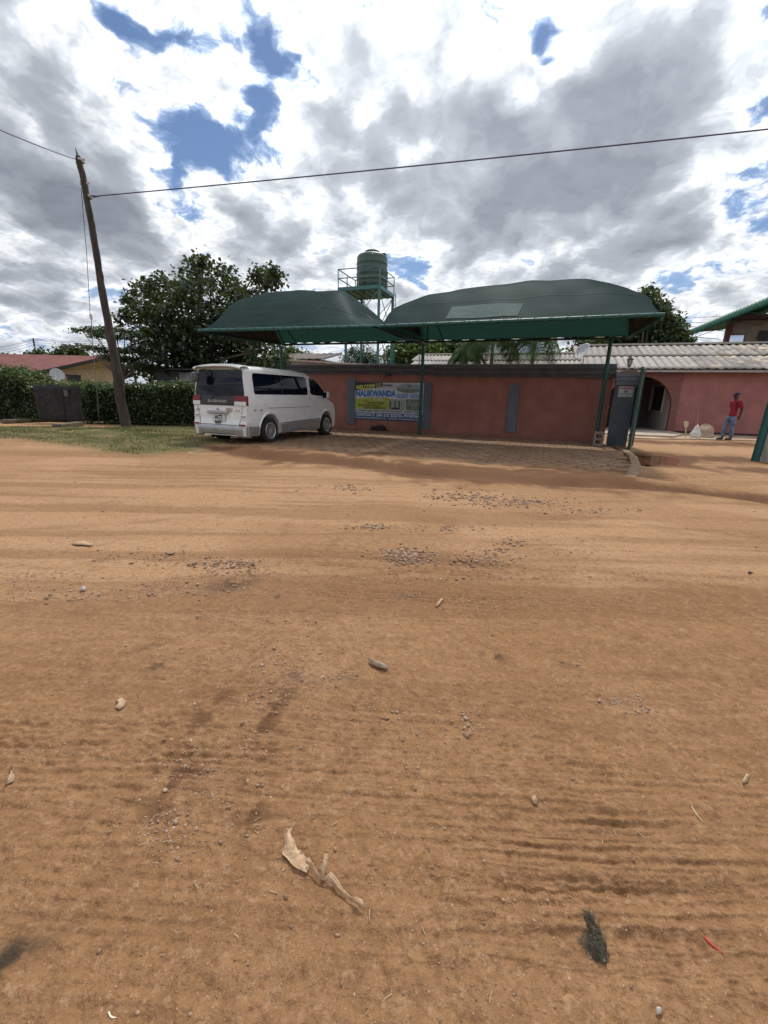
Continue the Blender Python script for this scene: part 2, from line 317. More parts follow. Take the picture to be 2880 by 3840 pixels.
def make_ground():
    dep = np.radians(np.concatenate([np.arange(80, 66, -.5), np.arange(66, 1.2, -.085)])); rr = CAM[2]/np.tan(dep)
    rr = np.concatenate([[.02, .12], rr, [75, 100, 150, 250, 500, 1200, 3000]])
    fa = np.radians(np.arange(-56, 56.01, .115)); ra = np.radians(np.linspace(56, 304, 70)[1:-1])
    an = np.concatenate([fa, ra])
    Rr, An = np.meshgrid(rr, an, indexing='ij')
    xc = Rr*np.sin(An); yc = Rr*np.cos(An)
    X = CAM[0]+xc*RH[0]+yc*FH[0]; Y_ = CAM[1]+xc*RH[1]+yc*FH[1]
    Zz = ground_height(X, Y_)
    n, m = Rr.shape; idx = np.arange(n*m).reshape(n, m); jn = np.roll(np.arange(m), -1)
    F = np.stack([idx[:-1], idx[1:], idx[1:][:, jn], idx[:-1][:, jn]], -1).reshape(-1, 4)[:, ::-1]
    nz = fbm(X*1.1, Y_*1.1, 4, 101); nf = fbm(X*4, Y_*4, 3, 102)
    dd = seg_dist(X, Y_, DITCH); d2 = seg_dist(X, Y_, DITCH2)
    damp = 1.1*np.exp(-(dd/(.22+.75*nf*nz*2))**2)*sm(.22, .45, nz+.18) + .8*np.exp(-(d2/(.15+.35*nf))**2)
    for (u, v, ru, wt) in [(1480,1762,90,.55),(2080,1790,160,.4),(2000,1775,120,.3),(1400,1690,200,.25)]:
        c = Zp(u, v); e = Zp(u+ru, v); R_ = np.hypot(*(e-c)[:2]); damp += wt*np.exp(-(np.hypot(X-c[0], Y_-c[1])/R_)**2)*sm(.35, .6, nf)
    pud = soft_poly(X, Y_, PUD, .55); damp += .85*sm(.05, .5, pud)*(.6+.5*nf)
    yp = px_list([(2345,1712),(2600,1716),(2880,1730)]); damp += .9*np.exp(-(seg_dist(X, Y_, yp)/(.55*nf*2+.1))**2)*sm(.3, .55, nz)
    yp = px_list([(2420,1738),(2700,1760),(2960,1775)]); damp += .8*np.exp(-(seg_dist(X, Y_, yp)/(.45*nf*1.6+.1))**2)*sm(.3, .55, nz)
    yp = px_list([(2400,1655),(2600,1664),(2880,1668)]); damp += .9*np.exp(-(seg_dist(X, Y_, yp)/(.6*nf*1.6+.2))**2)
    # two scuffed tracks lower left, oil and charcoal spots
    for path, wd, wt in [([(1090,2560),(1000,2700),(960,2900),(950,3100)], .045, .55),([(820,2620),(720,2800),(640,2960),(560,3160)], .055, .5)]:
        P = px_list(path); damp += .95*wt*np.exp(-(seg_dist(X, Y_, P)/(wd*1.3))**2)*sm(.40, .62, fbm(X*16, Y_*16, 3, 109))
    damp = np.maximum(damp, .75*soft_poly(X, Y_, PAVE, .1)*sm(-6.6, -5.2, Y_+(nz-.5)*3))
    soot = np.zeros_like(X)
    for (u, v, ru, rv, wt) in [(20,3600,60,60,1.),(120,3570,90,40,.6),(595,2505,40,20,.75),(555,2435,40,12,.6),(870,2200,90,22,.7),(900,2180,50,12,.8),(1850,2462,45,28,.85),
                               (2135,2500,50,12,.35),(1040,2248,14,9,.6),(540,2455,30,10,.2),(1290,2560,60,20,.3),(380,2105,50,12,.35)]:
        c = Zp(u, v)[:2]; a = Zp(u+ru, v)[:2]-c; b = Zp(u, v-rv)[:2]-c
        la = np.hypot(*a); lb = np.hypot(*b); q = ((X-c[0])*a[0]+(Y_-c[1])*a[1])/la**2; s_ = ((X-c[0])*b[0]+(Y_-c[1])*b[1])/lb**2
        soot += wt*np.exp(-(q*q+s_*s_)*(.7+.9*nf))*sm(.28, .5, fbm(X*18, Y_*18, 3, 103))
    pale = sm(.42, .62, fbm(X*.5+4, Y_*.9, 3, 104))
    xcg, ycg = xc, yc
    pale = pale*sm(1.4, 4.2, ycg) + .55*sm(1.6, 5.5, ycg)  # paler away from the camera: sky sheen and lens falloff put into the colour
    for (u, v, ru, wt) in [(300,2070,500,.5),(600,2030,400,.4),(200,1900,500,.35),(2650,1760,250,.4),(1450,2350,300,.25),(2330,2650,120,.5),(1180,2560,140,.35)]:
        c = Zp(u, v); e = Zp(u+ru, v); R_ = np.hypot(*(e-c)[:2]); pale += wt*np.exp(-(np.hypot(X-c[0], Y_-c[1])/R_)**2)*(.5+nf)
    pale += .8*inpoly(X, Y_, YARD)*sm(.35, .5, nz)
    streak = .5*sm(.52, .66, fbm(xc*.45+9, (yc+.04*xc)*11., 4, 105, .6))*sm(5., 1.5, yc) + .9*sm(.50, .64, fbm(xc*.28+3, (yc-.03*xc+.25*fbm(xc*.3, yc*.3, 2, 7))*3.6, 4, 106, .6))*sm(1.2, 2.6, yc)*sm(14, 7, yc)
    for y0, a, b_ in ((2.62, .02, .0), (3.02, -.05, -.012), (3.25, .03, .0), (3.85, .06, -.01), (4.4, -.03, .0), (5.1, .04, .006), (5.5, -.05, .0), (6.2, .03, 0)):
        streak += .7*np.exp(-((yc-y0-a*xc-b_*xc*xc)/.035)**2)*sm(.35, .55, fbm(xc*.8+y0, yc, 2, 107))
    gr_ = sm(.34, .58, fbm(X*5, Y_*5, 3, 108))
    for path, wd, wt in (([(0,2290),(400,2240),(900,2200),(1250,2165),(1700,2140),(2000,2130),(2300,2150),(2880,2230)], .030, 1.), ([(1300,2190),(1900,2168),(2200,2188),(2880,2262)], .025, .9), ([(0,1990),(500,1960),(900,1930),(1300,1905),(1800,1925),(2300,1960),(2880,2010)], .07, .7),
                         ([(0,1850),(600,1820),(1100,1850),(1500,1900)], .10, .6), ([(0,1900),(500,1885),(1000,1905)], .08, .6), ([(1080,1960),(1060,2060),(1085,2200)], .06, .6), ([(1190,2110),(1260,2030),(1340,1950)], .05, .6), ([(1500,1990),(1900,1960),(2500,1990),(2880,2040)], .06, .5),
                         ([(0,2440),(500,2400),(1100,2420),(1600,2400)], .02, .6), ([(1600,2380),(2200,2350),(2880,2370)], .02, .6)):
        streak += wt*np.exp(-(seg_dist(X, Y_, px_list(path))/wd)**2)*gr_
    green = soft_poly(X, Y_, GRASS, .35)*sm(.18, .42, nf+.12) ; far = (Y_ > -3.3)&(X < -4.3)
    green = np.maximum(green, far*.9); green = np.maximum(green, (Y_ > 8.5)*.8); green = np.maximum(green, sm(35, 60, np.hypot(xc, yc))*.8)
    green = green*(1-inpoly(X, Y_, YARD))
    V = np.stack([X.ravel(), Y_.ravel(), Zz.ravel()], 1)
    m_ = bpy.data.materials.new('dirt'); m_.use_nodes = True; g = G(m_.node_tree); b = m_.node_tree.nodes['Principled BSDF']
    ob = g.N.new('ShaderNodeTexCoord').outputs['Object']
    def attr(nm): a = g.N.new('ShaderNodeAttribute'); a.attribute_name = nm; return a.outputs['Fac']
    fine = g.noise(ob, 170., 3, .7); mid = g.noise(ob, 16., 5, .62); big = g.noise(ob, .8, 4, .55); grit = g.noise(ob, 60., 2, .5)
    c = g.mix(g.sstep(mid, .32, .68), (.245, .132, .065), (.335, .188, .097))
    cr = g.noise(g.vm('MULTIPLY', ob, (1., 1., 1.)), 5.5, 6, .7)
    c = g.mix(g.m('MULTIPLY', g.sstep(cr, .52, .66), .45), c, (.175, .088, .042))
    c = g.mix(g.sstep(big, .35, .65), c, g.mix(.5, c, (.275, .146, .068)))
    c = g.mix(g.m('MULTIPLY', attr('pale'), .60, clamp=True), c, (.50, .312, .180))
    c = g.mix(g.sstep(fine, .60, .74), c, (.52, .36, .24)); c = g.mix(g.m('MULTIPLY', g.sstep(grit, .60, .70), .55), c, (.20, .105, .06))
    c = g.mix(g.m('MULTIPLY', attr('streak'), .45, clamp=True), c, (.165, .082, .038))
    for sc_n, lo_, hi_, am, cc_ in ((38., .52, .66, .42, (.15, .078, .038)), (38., .44, .34, .30, (.47, .31, .19)), (80., .54, .66, .40, (.12, .065, .034)), (11., .53, .68, .30, (.17, .088, .042)), (24., .62, .72, .35, (.45, .30, .19))):
        c = g.mix(g.m('MULTIPLY', g.sstep(g.noise(g.vm('ADD', ob, (sc_n+am, 0, 0)), sc_n, 3, .65), min(lo_, hi_), max(lo_, hi_), *((0., 1.) if hi_ > lo_ else (1., 0.))), am), c, cc_)
    c = g.mix(g.m('MULTIPLY', g.sstep(g.noise(ob, 330., 2, .6), .50, .72), .35), c, (.13, .070, .036))
    gc = g.mix(g.sstep(mid, .35, .6), (.075, .082, .030), (.16, .14, .065))
    c = g.mix(g.m('MULTIPLY', attr('green'), .9, clamp=True), c, gc)
    c = g.mix(g.m('MULTIPLY', attr('damp'), .85, clamp=True), c, (.115, .056, .030))
    c = g.mix(g.m('MULTIPLY', attr('soot'), .9, clamp=True), c, (.045, .036, .028))
    g.L.new(c, b.inputs['Base Color']); b.inputs['Specular IOR Level'].default_value = .08
    g.L.new(g.m('SUBTRACT', 1., g.m('MULTIPLY', attr('damp'), .12), clamp=True), b.inputs['Roughness'])
    bn = g.N.new('ShaderNodeBump'); bn.inputs['Strength'].default_value = .9; bn.inputs['Distance'].default_value = .009
    g.L.new(g.m('ADD', g.m('MULTIPLY', fine, .5), g.m('ADD', g.noise(ob, 45., 4, .65), g.m('MULTIPLY', mid, 1.4))), bn.inputs['Height']); g.L.new(bn.outputs[0], b.inputs['Normal'])
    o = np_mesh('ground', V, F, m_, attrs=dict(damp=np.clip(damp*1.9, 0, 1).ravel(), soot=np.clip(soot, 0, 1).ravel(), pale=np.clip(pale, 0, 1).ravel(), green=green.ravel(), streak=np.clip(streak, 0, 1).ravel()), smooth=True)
    o['kind'] = 'structure'
make_ground()
def gz(x, y): return float(ground_height(np.array([float(x)]), np.array([float(y)]))[0])

# ------------------------------------------------------------------ hexagonal paving of the parking bay
def make_paving():
    s_ = .185; V = []; F = []; A = []; Rr = np.random.default_rng(3)
    dx = s_*math.sqrt(3); dy = s_*1.5; row = 0; y = -.2
    cs = []
    while y > -8.4:
        x = -4.6 + (row % 2)*dx/2
        while x < 7.8: cs.append((x, y)); x += dx
        y -= dy; row += 1
    cs = np.array(cs); ins = inpoly(cs[:, 0], cs[:, 1], PAVE) & (seg_dist(cs[:, 0], cs[:, 1], PAVE+[PAVE[0]]) > .12)
    for x, y in cs[ins]:
        z = .036 + Rr.normal()*.004 - .006*max(0, -y-3)/2 - .018*max(0, -y-6.1); tx, ty = Rr.normal(size=2)*.012; n0 = len(V)
        for ring, (rs, zz) in enumerate(((.90, -.035), (.90, -.008), (.83, 0.))):
            for k in range(6):
                a = math.radians(60*k+30)+.0; px_, py_ = rs*s_*math.cos(a), rs*s_*math.sin(a)
                V.append((x+px_, y+py_, z+zz+tx*px_+ty*py_))
        V.append((x, y, z+.001)); t = Rr.random(); A += [t]*19
        for ring in range(2):
            for k in range(6): F.append((n0+ring*6+k, n0+ring*6+(k+1) % 6, n0+ring*6+6+(k+1) % 6, n0+ring*6+6+k))
        for k in range(0, 6, 2): F.append((n0+12+k, n0+12+k+1, n0+12+(k+2) % 6, n0+18))
    m_ = bpy.data.materials.new('concrete paver'); m_.use_nodes = True; g = G(m_.node_tree); b = m_.node_tree.nodes['Principled BSDF']
    a = g.N.new('ShaderNodeAttribute'); a.attribute_name = 'tone'; ob = g.N.new('ShaderNodeTexCoord').outputs['Object']
    c = g.mix(a.outputs['Fac'], (.21, .128, .078), (.31, .192, .117)); c = g.mix(g.sstep(g.noise(ob, 1.1, 4), .45, .66), c, (.255, .15, .085))
    c = g.mix(g.sstep(g.noise(ob, 45, 3), .55, .7), c, (.14, .09, .055)); g.L.new(c, b.inputs['Base Color']); b.inputs['Roughness'].default_value = .85
    b.inputs['Specular IOR Level'].default_value = .3
    o = np_mesh('pavement', V, F, m_, attrs=dict(tone=A)); o['kind'] = 'structure'
make_paving()
M_conc = pm('rough concrete', (.25, .16, .098), .9, .25, 5, .5, 40)
kb = MB(); kp = [(7.74, -.75), (7.80, -2.2), (7.72, -3.6), (7.54, -5.0), (7.27, -6.3), (7.12, -6.9)]
kpts = []
for i in range(len(kp)-1):
    for t in np.linspace(0, 1, 6, endpoint=False): kpts.append((kp[i][0]*(1-t)+kp[i+1][0]*t, kp[i][1]*(1-t)+kp[i+1][1]*t))
kpts.append(kp[-1]); rows = []
for i, (x, y) in enumerate(kpts):
    a = kpts[max(i-1, 0)]; c_ = kpts[min(i+1, len(kpts)-1)]; tx, ty = c_[0]-a[0], c_[1]-a[1]; l = math.hypot(tx, ty); nx, ny = -ty/l, tx/l
    jj = lambda: random.uniform(-.012, .012); h = .042*(1-.5*i/len(kpts))
    rows.append([(x+nx*w_+jj(), y+ny*w_+jj(), z*h/.085+jj()*.5) for w_, z in ((-.10, -.1), (-.09, .06), (-.05, .085), (.05, .09), (.09, .05), (.11, -.1))])
kb.grid(rows).build('kerb', M_conc, smooth=True)['kind'] = 'structure'

# puddle
pw = MB(); pc = np.mean(PUD, 0); 
ring = []
for k in range(48):
    a = 2*math.pi*k/48; ring.append((pc[0]+1.15*math.cos(a)*.75, pc[1]+1.35*math.sin(a)))
pw.add([(x, y, -.045) for x, y in ring], [tuple(range(48))])
mw = bpy.data.materials.new('muddy water'); mw.use_nodes = True; g = G(mw.node_tree); b = mw.node_tree.nodes['Principled BSDF']
b.inputs['Base Color'].default_value = (.16, .075, .04, 1); b.inputs['Roughness'].default_value = .04
bn = g.N.new('ShaderNodeBump'); bn.inputs['Strength'].default_value = .08; g.L.new(g.noise(g.N.new('ShaderNodeTexCoord').outputs['Object'], 6, 2), bn.inputs['Height']); g.L.new(bn.outputs[0], b.inputs['Normal'])
tag(pw.build('water', mw), kind='structure')

# ------------------------------------------------------------------ gravel, stones
ICO = None
def ico():
    global ICO
    if ICO is None:
        bm = bmesh.new(); bmesh.ops.create_icosphere(bm, subdivisions=1, radius=1.); bm.verts.ensure_lookup_table()
        ICO = (np.array([v.co[:] for v in bm.verts]), np.array([[v.index for v in f.verts] for f in bm.faces])); bm.free()
    return ICO
def rock_mesh(P, S, seed=1, flat=.62):
    """many small stones in one mesh: P (n,3) places, S (n,) sizes"""
    v0, f0 = ico(); R_ = np.random.default_rng(seed); n = len(P); k = len(v0)
    th = R_.uniform(0, 2*math.pi, n); sc_ = np.stack([R_.uniform(.8, 1.3, n), R_.uniform(.6, 1., n), R_.uniform(flat-.15, flat+.2, n)], 1)
    v = v0[None]*(1+R_.uniform(-.28, .28, (n, k, 1))); v = v*sc_[:, None]*S[:, None, None]
    c, s_ = np.cos(th)[:, None], np.sin(th)[:, None]
    x = v[..., 0]*c-v[..., 1]*s_; y = v[..., 0]*s_+v[..., 1]*c
    V = np.stack([x, y, v[..., 2]], -1)+P[:, None]
    F = f0[None]+(np.arange(n)*k)[:, None, None]
    return V.reshape(-1, 3), F.reshape(-1, 3), np.repeat(R_.random(n), k)
def stone_mat(name, a, b_, c3):
    m_ = bpy.data.materials.new(name); m_.use_nodes = True; g = G(m_.node_tree); b = m_.node_tree.nodes['Principled BSDF']
    at = g.N.new('ShaderNodeAttribute'); at.attribute_name = 'tone'
    c = g.ramp(at.outputs['Fac'], [(0, a), (.5, b_), (.9, c3), (1, (.55, .45, .36))])
    c = g.mix(g.m('MULTIPLY', g.noise(g.N.new('ShaderNodeTexCoord').outputs['Object'], 90, 3), .7), c, (.30, .17, .10))
    g.L.new(c, b.inputs['Base Color']); b.inputs['Roughness'].default_value = .8; return m_
M_stone = stone_mat('pebble', (.15, .095, .065), (.27, .175, .115), (.40, .29, .21))
CL = [(1750,1862,150,18,260,.020),(1950,1885,220,20,420,.018),(2200,1920,200,14,160,.015),(1310,1828,110,14,170,.016),(1540,2092,110,32,420,.015),(1490,2080,70,22,120,.018),
      (1800,2100,120,26,260,.012),(1860,2070,80,12,80,.014),(1920,2035,60,18,110,.014),(1460,1980,180,16,150,.013),(1400,1975,60,10,60,.018),(1700,1985,150,14,60,.016),
      (1530,2230,50,14,150,.007),(900,2140,160,26,170,.014),(650,2100,300,30,300,.011),(300,2240,280,26,260,.009),(700,2220,280,34,330,.009),(150,2180,180,40,160,.008),(880,2120,90,14,110,.016),(1000,2330,400,60,260,.006),(1900,2250,260,40,260,.006),
      (1700,2170,500,12,220,.008),(900,2170,600,16,200,.008),(700,2900,160,130,260,.0055),(620,3120,160,110,160,.0065),(950,2800,80,140,160,.0055),(1020,2620,90,60,160,.006),
      (1180,2560,160,35,220,.006),(1470,2700,50,80,28,.011),(1750,2720,60,70,36,.011),(1560,2850,90,80,20,.009),(1150,2560,120,30,130,.006),(200,2830,200,25,70,.005),(1300,2700,160,90,60,.005),
      (2320,2640,80,22,130,.0065),(2400,2680,50,14,60,.006),(1100,2450,250,40,120,.006),(850,3050,120,120,80,.006),(1000,2500,300,50,160,.006),(2050,2080,120,10,40,.012)]
PP = []; SS = []; BIGP = []
for i, (u, v, ru, rv, n, s0) in enumerate(CL):
    us = RNG.normal(u, ru*.55, n); vs = RNG.normal(v, rv*.55, n); sz = s0*RNG.lognormal(-.2, .45, n)*.62
    for a, b_, c_ in zip(us, vs, sz):
        if b_ < 1600: continue
        q = Zp(a, b_); PP.append(q); SS.append(min(c_, s0*1.8))
n = 3600; rad = np.exp(RNG.uniform(math.log(.5), math.log(7.5), n)); an = RNG.uniform(-.75, .75, n)
dens_ = fbm(rad*np.sin(an)*1.2+50, rad*np.cos(an)*1.2+20, 3, 7)
for r0, a0, dn_ in zip(rad, an, dens_):
    if dn_ < RNG.uniform(.25, .62): continue
    xc, yc = r0*math.sin(a0), r0*math.cos(a0)
    PP.append(np.array([CAM[0]+xc*RH[0]+yc*FH[0], CAM[1]+xc*RH[1]+yc*FH[1], 0])); SS.append(RNG.lognormal(-6.0, .42)*(.8+.20*r0))
PP = np.array(PP); SS = np.array(SS)
PP[:, 2] = ground_height(PP[:, 0], PP[:, 1]) + SS*np.where(SS > .008, .25, .10)
order = np.argsort(-SS/np.linalg.norm(PP-CAM, axis=1)); big = order[:70]; rest = order[70:]
V, F, A = rock_mesh(PP[rest], SS[rest], 5)
tag(np_mesh('gravel', V, F, M_stone, attrs=dict(tone=A), smooth=False), kind='stuff')
for i in big:
    V, F, A = rock_mesh(PP[i:i+1], SS[i:i+1], 100+int(i), .7)
    o = np_mesh('stone', V, F, M_stone, loc=PP[i], attrs=dict(tone=A)); o.data.polygons.foreach_set('use_smooth', [True]*len(o.data.polygons))
    bv = o.modifiers.new('s', 'SUBSURF'); bv.levels = 1; bv.render_levels = 1
    tag(o, 'small loose rounded stone lying on the sandy dirt road', 'stone', 'loose stones on the dirt road')
def named_stone(u, v, s_, label, tone, flat=.6, sx=1.):
    q = Zp(u, v); q[2] = gz(q[0], q[1])+s_*.2
    V, F, A = rock_mesh(q[None], np.array([s_]), int(u), flat)
    o = np_mesh('stone', V, F, M_stone, loc=q, attrs=dict(tone=A*0+tone)); o.data.polygons.foreach_set('use_smooth', [True]*len(o.data.polygons))
    bv = o.modifiers.new('s', 'SUBSURF'); bv.levels = 1; bv.render_levels = 1
    tag(o, label, 'stone', 'loose stones on the dirt road')
named_stone(1822, 1872, .05, 'dark reddish rock, largest in the gravel in front of the paving', .15)
named_stone(2020, 1882, .035, 'dark brown rock at the right of the gravel before the paving', .1)
named_stone(640, 2076, .045, 'flat grey stone right of the dry curled leaf on the road', .25, .25)
named_stone(730, 2122, .03, 'reddish brown stone left of the black charcoal spot', .2)
named_stone(618, 2932-140, .011, 'dark pebble beside the left scuffed track', .1)
named_stone(620, 3262-290, .011, 'pale rounded pebble in the scuffed track on the left', .85)

# ------------------------------------------------------------------ litter on the road
M_leaf = pm('dry leaf', (.46, .29, .165), .8, .18, 40, .5, 90, c2=(.58, .40, .25))
M_straw = pm('dry straw', (.45, .35, .20), .8, .2, 30)
def ground_pts(l, lift=0.):
    out = []
    for u, v in l: q = Zp(u, v); q[2] = gz(q[0], q[1])+lift; out.append(q)
    return out
def dry_leaf():
    c = Zp(1150, 3260); L_ = thing('dry_leaf', 'large dry curled tan leaf with a long shrivelled stem in the foreground', 'leaf', (c[0], c[1], gz(c[0], c[1])))
    # blade: left and right outlines
    Lf = [(1094,3132),(1070,3150),(1066,3166),(1072,3190),(1062,3205),(1056,3218),(1068,3232),(1080,3240),(1092,3262),(1110,3280),(1135,3284),(1152,3296)]
    Rt = [(1098,3130),(1092,3150),(1100,3165),(1106,3182),(1112,3195),(1122,3205),(1130,3218),(1142,3228),(1150,3240),(1158,3250),(1160,3266),(1158,3280)]
    rows = []
    for i, (a, b_) in enumerate(zip(Lf, Rt)):
        row = []
        for k, t in enumerate(np.linspace(0, 1, 9)):
            q = Zp(a[0]*(1-t)+b_[0]*t, a[1]*(1-t)+b_[1]*t); z = gz(q[0], q[1])
            q[2] = z + .006 + .022*math.sin(math.pi*t)*(.5+.5*math.sin(i*.55)) + .004*math.sin(i*1.9+k*1.1) + (.012 if k in (0, 8) and i % 3 == 0 else 0)
            row.append(q)
        rows.append(row)
    o = MB().grid(rows).build('blade', M_leaf, L_, smooth=True); sl = o.modifiers.new('s', 'SOLIDIFY'); sl.thickness = .0012
    sb = o.modifiers.new('u', 'SUBSURF'); sb.levels = 1; sb.render_levels = 1
    st = MB()
    def ribbon(pts, ws, lifts):
        rows = []
        for i, ((u, v), w_, h) in enumerate(zip(pts, ws, lifts)):
            q = Zp(u, v); a = pts[max(i-1, 0)]; b_ = pts[min(i+1, len(pts)-1)]; d = Zp(*b_)-Zp(*a); d /= np.linalg.norm(d); n_ = np.array([-d[1], d[0], 0])
            z = gz(q[0], q[1])+h
            rows.append([q+n_*w_*s_ + np.array([0, 0, z + zz]) for s_, zz in ((-1, 0), (-.4, .005), (.2, .001), (1, .006))])
        st.grid(rows)
    ribbon([(1152,3262),(1168,3275),(1185,3295),(1200,3312),(1225,3318),(1236,3314),(1255,3330),(1275,3350),(1300,3378),(1318,3395),(1335,3402),(1352,3412),(1366,3425)],
           [.006,.003,.0028,.003,.004,.006,.007,.0055,.003,.003,.005,.006,.0015], [.02,.02,.012,.01,.012,.016,.016,.012,.01,.01,.012,.014,.008])
    ribbon([(1208,3314),(1214,3300),(1222,3280),(1226,3262),(1226,3247)], [.005,.006,.006,.0055,.005], [.014,.022,.03,.034,.03])
    ribbon([(1088,3148),(1094,3140),(1100,3132),(1104,3122)], [.006,.003,.002,.0008], [.012,.014,.016,.02])
    o = st.build('stem', M_leaf, L_, smooth=True); sl = o.modifiers.new('s', 'SOLIDIFY'); sl.thickness = .0012
dry_leaf()
def flake(name, outline, label, cat, m_, h=.006, group=None):
    ps = ground_pts(outline, h); c = np.mean(ps, 0); c[2] += h*1.2; n = len(ps)
    o = MB().add(ps+[c], [(i, (i+1) % n, n) for i in range(n)]).build(name, m_, smooth=True, loc=c)
    sl = o.modifiers.new('s', 'SOLIDIFY'); sl.thickness = .002; sl.offset = 1; return tag(o, label, cat, group)
flake('dry_leaf', [(268,2044),(285,2036),(300,2040),(315,2032),(335,2040),(352,2048),(340,2054),(310,2050),(285,2050)], 'curled pale reddish dry leaf on the left of the road', 'leaf', M_leaf, .012)
flake('dry_leaf', [(48,2895),(52,2915),(60,2925),(58,2950),(42,2958),(26,2966),(38,2935),(46,2915)], 'torn pale dry leaf near the left edge', 'leaf', M_leaf)
flake('dry_leaf', [(440,2645),(462,2640),(478,2655),(470,2672),(452,2688),(436,2680),(448,2665)], 'crumpled yellowish dry leaf lying on the sand left of the scuffed tracks', 'leaf', M_leaf)
flake('dry_leaf', [(2795,2915),(2805,2918),(2798,2940),(2785,2952),(2778,2945)], 'small straw coloured dry leaf near the right edge', 'leaf', M_straw)
flake('dry_leaf', [(1990,3010),(2002,3004),(2012,3015),(2010,3032),(1996,3028)], 'frayed small pale dry leaf on the wavy tyre marks', 'leaf', M_leaf)
flake('paper_scrap', [(305,2224),(316,2219),(326,2222),(323,2231),(311,2235)], 'small crumpled white paper scrap on the left of the road', 'paper scrap', pm('white paper', (.50, .49, .47), .6, .1, 50), .015)
flake('bark_piece', [(1378,2492),(1400,2498),(1430,2506),(1456,2520),(1450,2532),(1420,2526),(1392,2510)], 'flat pale piece of dead bark in the middle of the road', 'bark', pm('bark bit', (.42, .30, .21), .9, .3, 60, .5), .014)
flake('wood_chip', [(1630,2274),(1652,2246),(1662,2248),(1642,2276)], 'short pale wooden chip inside the round scuff mark', 'wood chip', M_leaf, .008)
flake('paper_scrap', [(2455,3806),(2462,3798),(2478,3800),(2470,3812),(2462,3822)], 'tiny white folded paper scrap at the bottom right', 'paper scrap', pm('white paper b', (.72, .74, .66), .6, .1, 50), .008)
def twig(pts, r0, label, m_, name='straw', cat='straw'):
    ps = ground_pts(pts, r0*1.1); tag(MB().tube(ps, [r0]*(len(ps)-1)+[r0*.4], 6).build(name, m_, smooth=True, loc=ps[0]), label, cat)
twig([(2590,3035),(2612,3066),(2635,3096)], .0022, 'single thin straight straw on the right side of the road', M_straw)
twig([(2640,3525),(2655,3548),(2680,3568),(2712,3584)], .0026, 'curved red string lying on the tyre marks', pm('red string', (.45, .03, .03), .6), 'red_string', 'string')
twig([(2808,2150),(2822,2151)], .012, 'small dark oval stick end near the right edge', pm('dark stick', (.06, .04, .035), .8), 'stick', 'stick')
twig([(408,3798),(414,3812),(424,3820),(438,3822)], .0018, 'tiny white hooked straw at the bottom left', pm('white straw', (.7, .66, .5), .7))
def hair_tuft():
    c = Zp(2240, 3570); o = thing('hair_tuft', 'dark leaf shaped clump of matted hair pressed into the sand', 'hair clump', (c[0], c[1], gz(c[0], c[1])))
    m_ = pm('dark hair', (.10, .085, .058), .9, .4, 60, .6, 200)
    Lf = [(2208,3455),(2203,3475),(2206,3500),(2212,3520),(2200,3545),(2192,3570),(2194,3588),(2210,3600),(2235,3612),(2262,3628)]
    Rt = [(2212,3453),(2226,3470),(2242,3490),(2256,3515),(2266,3540),(2272,3560),(2276,3580),(2278,3598),(2280,3612),(2274,3626)]
    rows = []
    for i, (a, b_) in enumerate(zip(Lf, Rt)):
        rows.append([(lambda q, t: (q[0], q[1], gz(q[0], q[1])-.001+.010*math.sin(math.pi*t)))(Zp(a[0]*(1-t)+b_[0]*t, a[1]*(1-t)+b_[1]*t), t) for t in np.linspace(0, 1, 9)])
    MB().grid(rows).build('mat', m_, o, smooth=True)
    hb = MB(); R_ = random.Random(4)
    for k in range(420):
        i = R_.randrange(9); t = R_.random(); a, b_ = Lf[i], Rt[i]; u = a[0]*(1-t)+b_[0]*t+R_.uniform(-5, 5); v = a[1]*(1-t)+b_[1]*t+R_.uniform(-6, 14)
        q = Zp(u, v); an_ = R_.uniform(-.6, .6)+1.7+yw; l = R_.uniform(.01, .028); d = np.array([math.cos(an_), math.sin(an_), 0])
        z = gz(q[0], q[1])+.004+.008*math.sin(math.pi*t)
        hb.tube([(q[0], q[1], z-.004), (q[0]+d[0]*l/2, q[1]+d[1]*l/2, z+.004), (q[0]+d[0]*l, q[1]+d[1]*l, z-.005)], .0005, 3, False)
    hb.build('strands', m_, o)
hair_tuft()
# scattered bits of straw nobody could count
sb = MB()
for k in range(110):
    r0 = math.exp(random.uniform(math.log(.6), math.log(6))); a0 = random.uniform(-.7, .7); xc, yc = r0*math.sin(a0), r0*math.cos(a0)
    x, y = CAM[0]+xc*RH[0]+yc*FH[0], CAM[1]+xc*RH[1]+yc*FH[1]; an_ = random.uniform(0, 6.28); l = random.uniform(.006, .02)*(1+.15*r0)
    z = gz(x, y)+.003; sb.tube([(x, y, z), (x+l*math.cos(an_), y+l*math.sin(an_), z+.002)], .0008*(1+.3*r0), 4)
tag(sb.build('straw_litter', M_straw), kind='stuff')

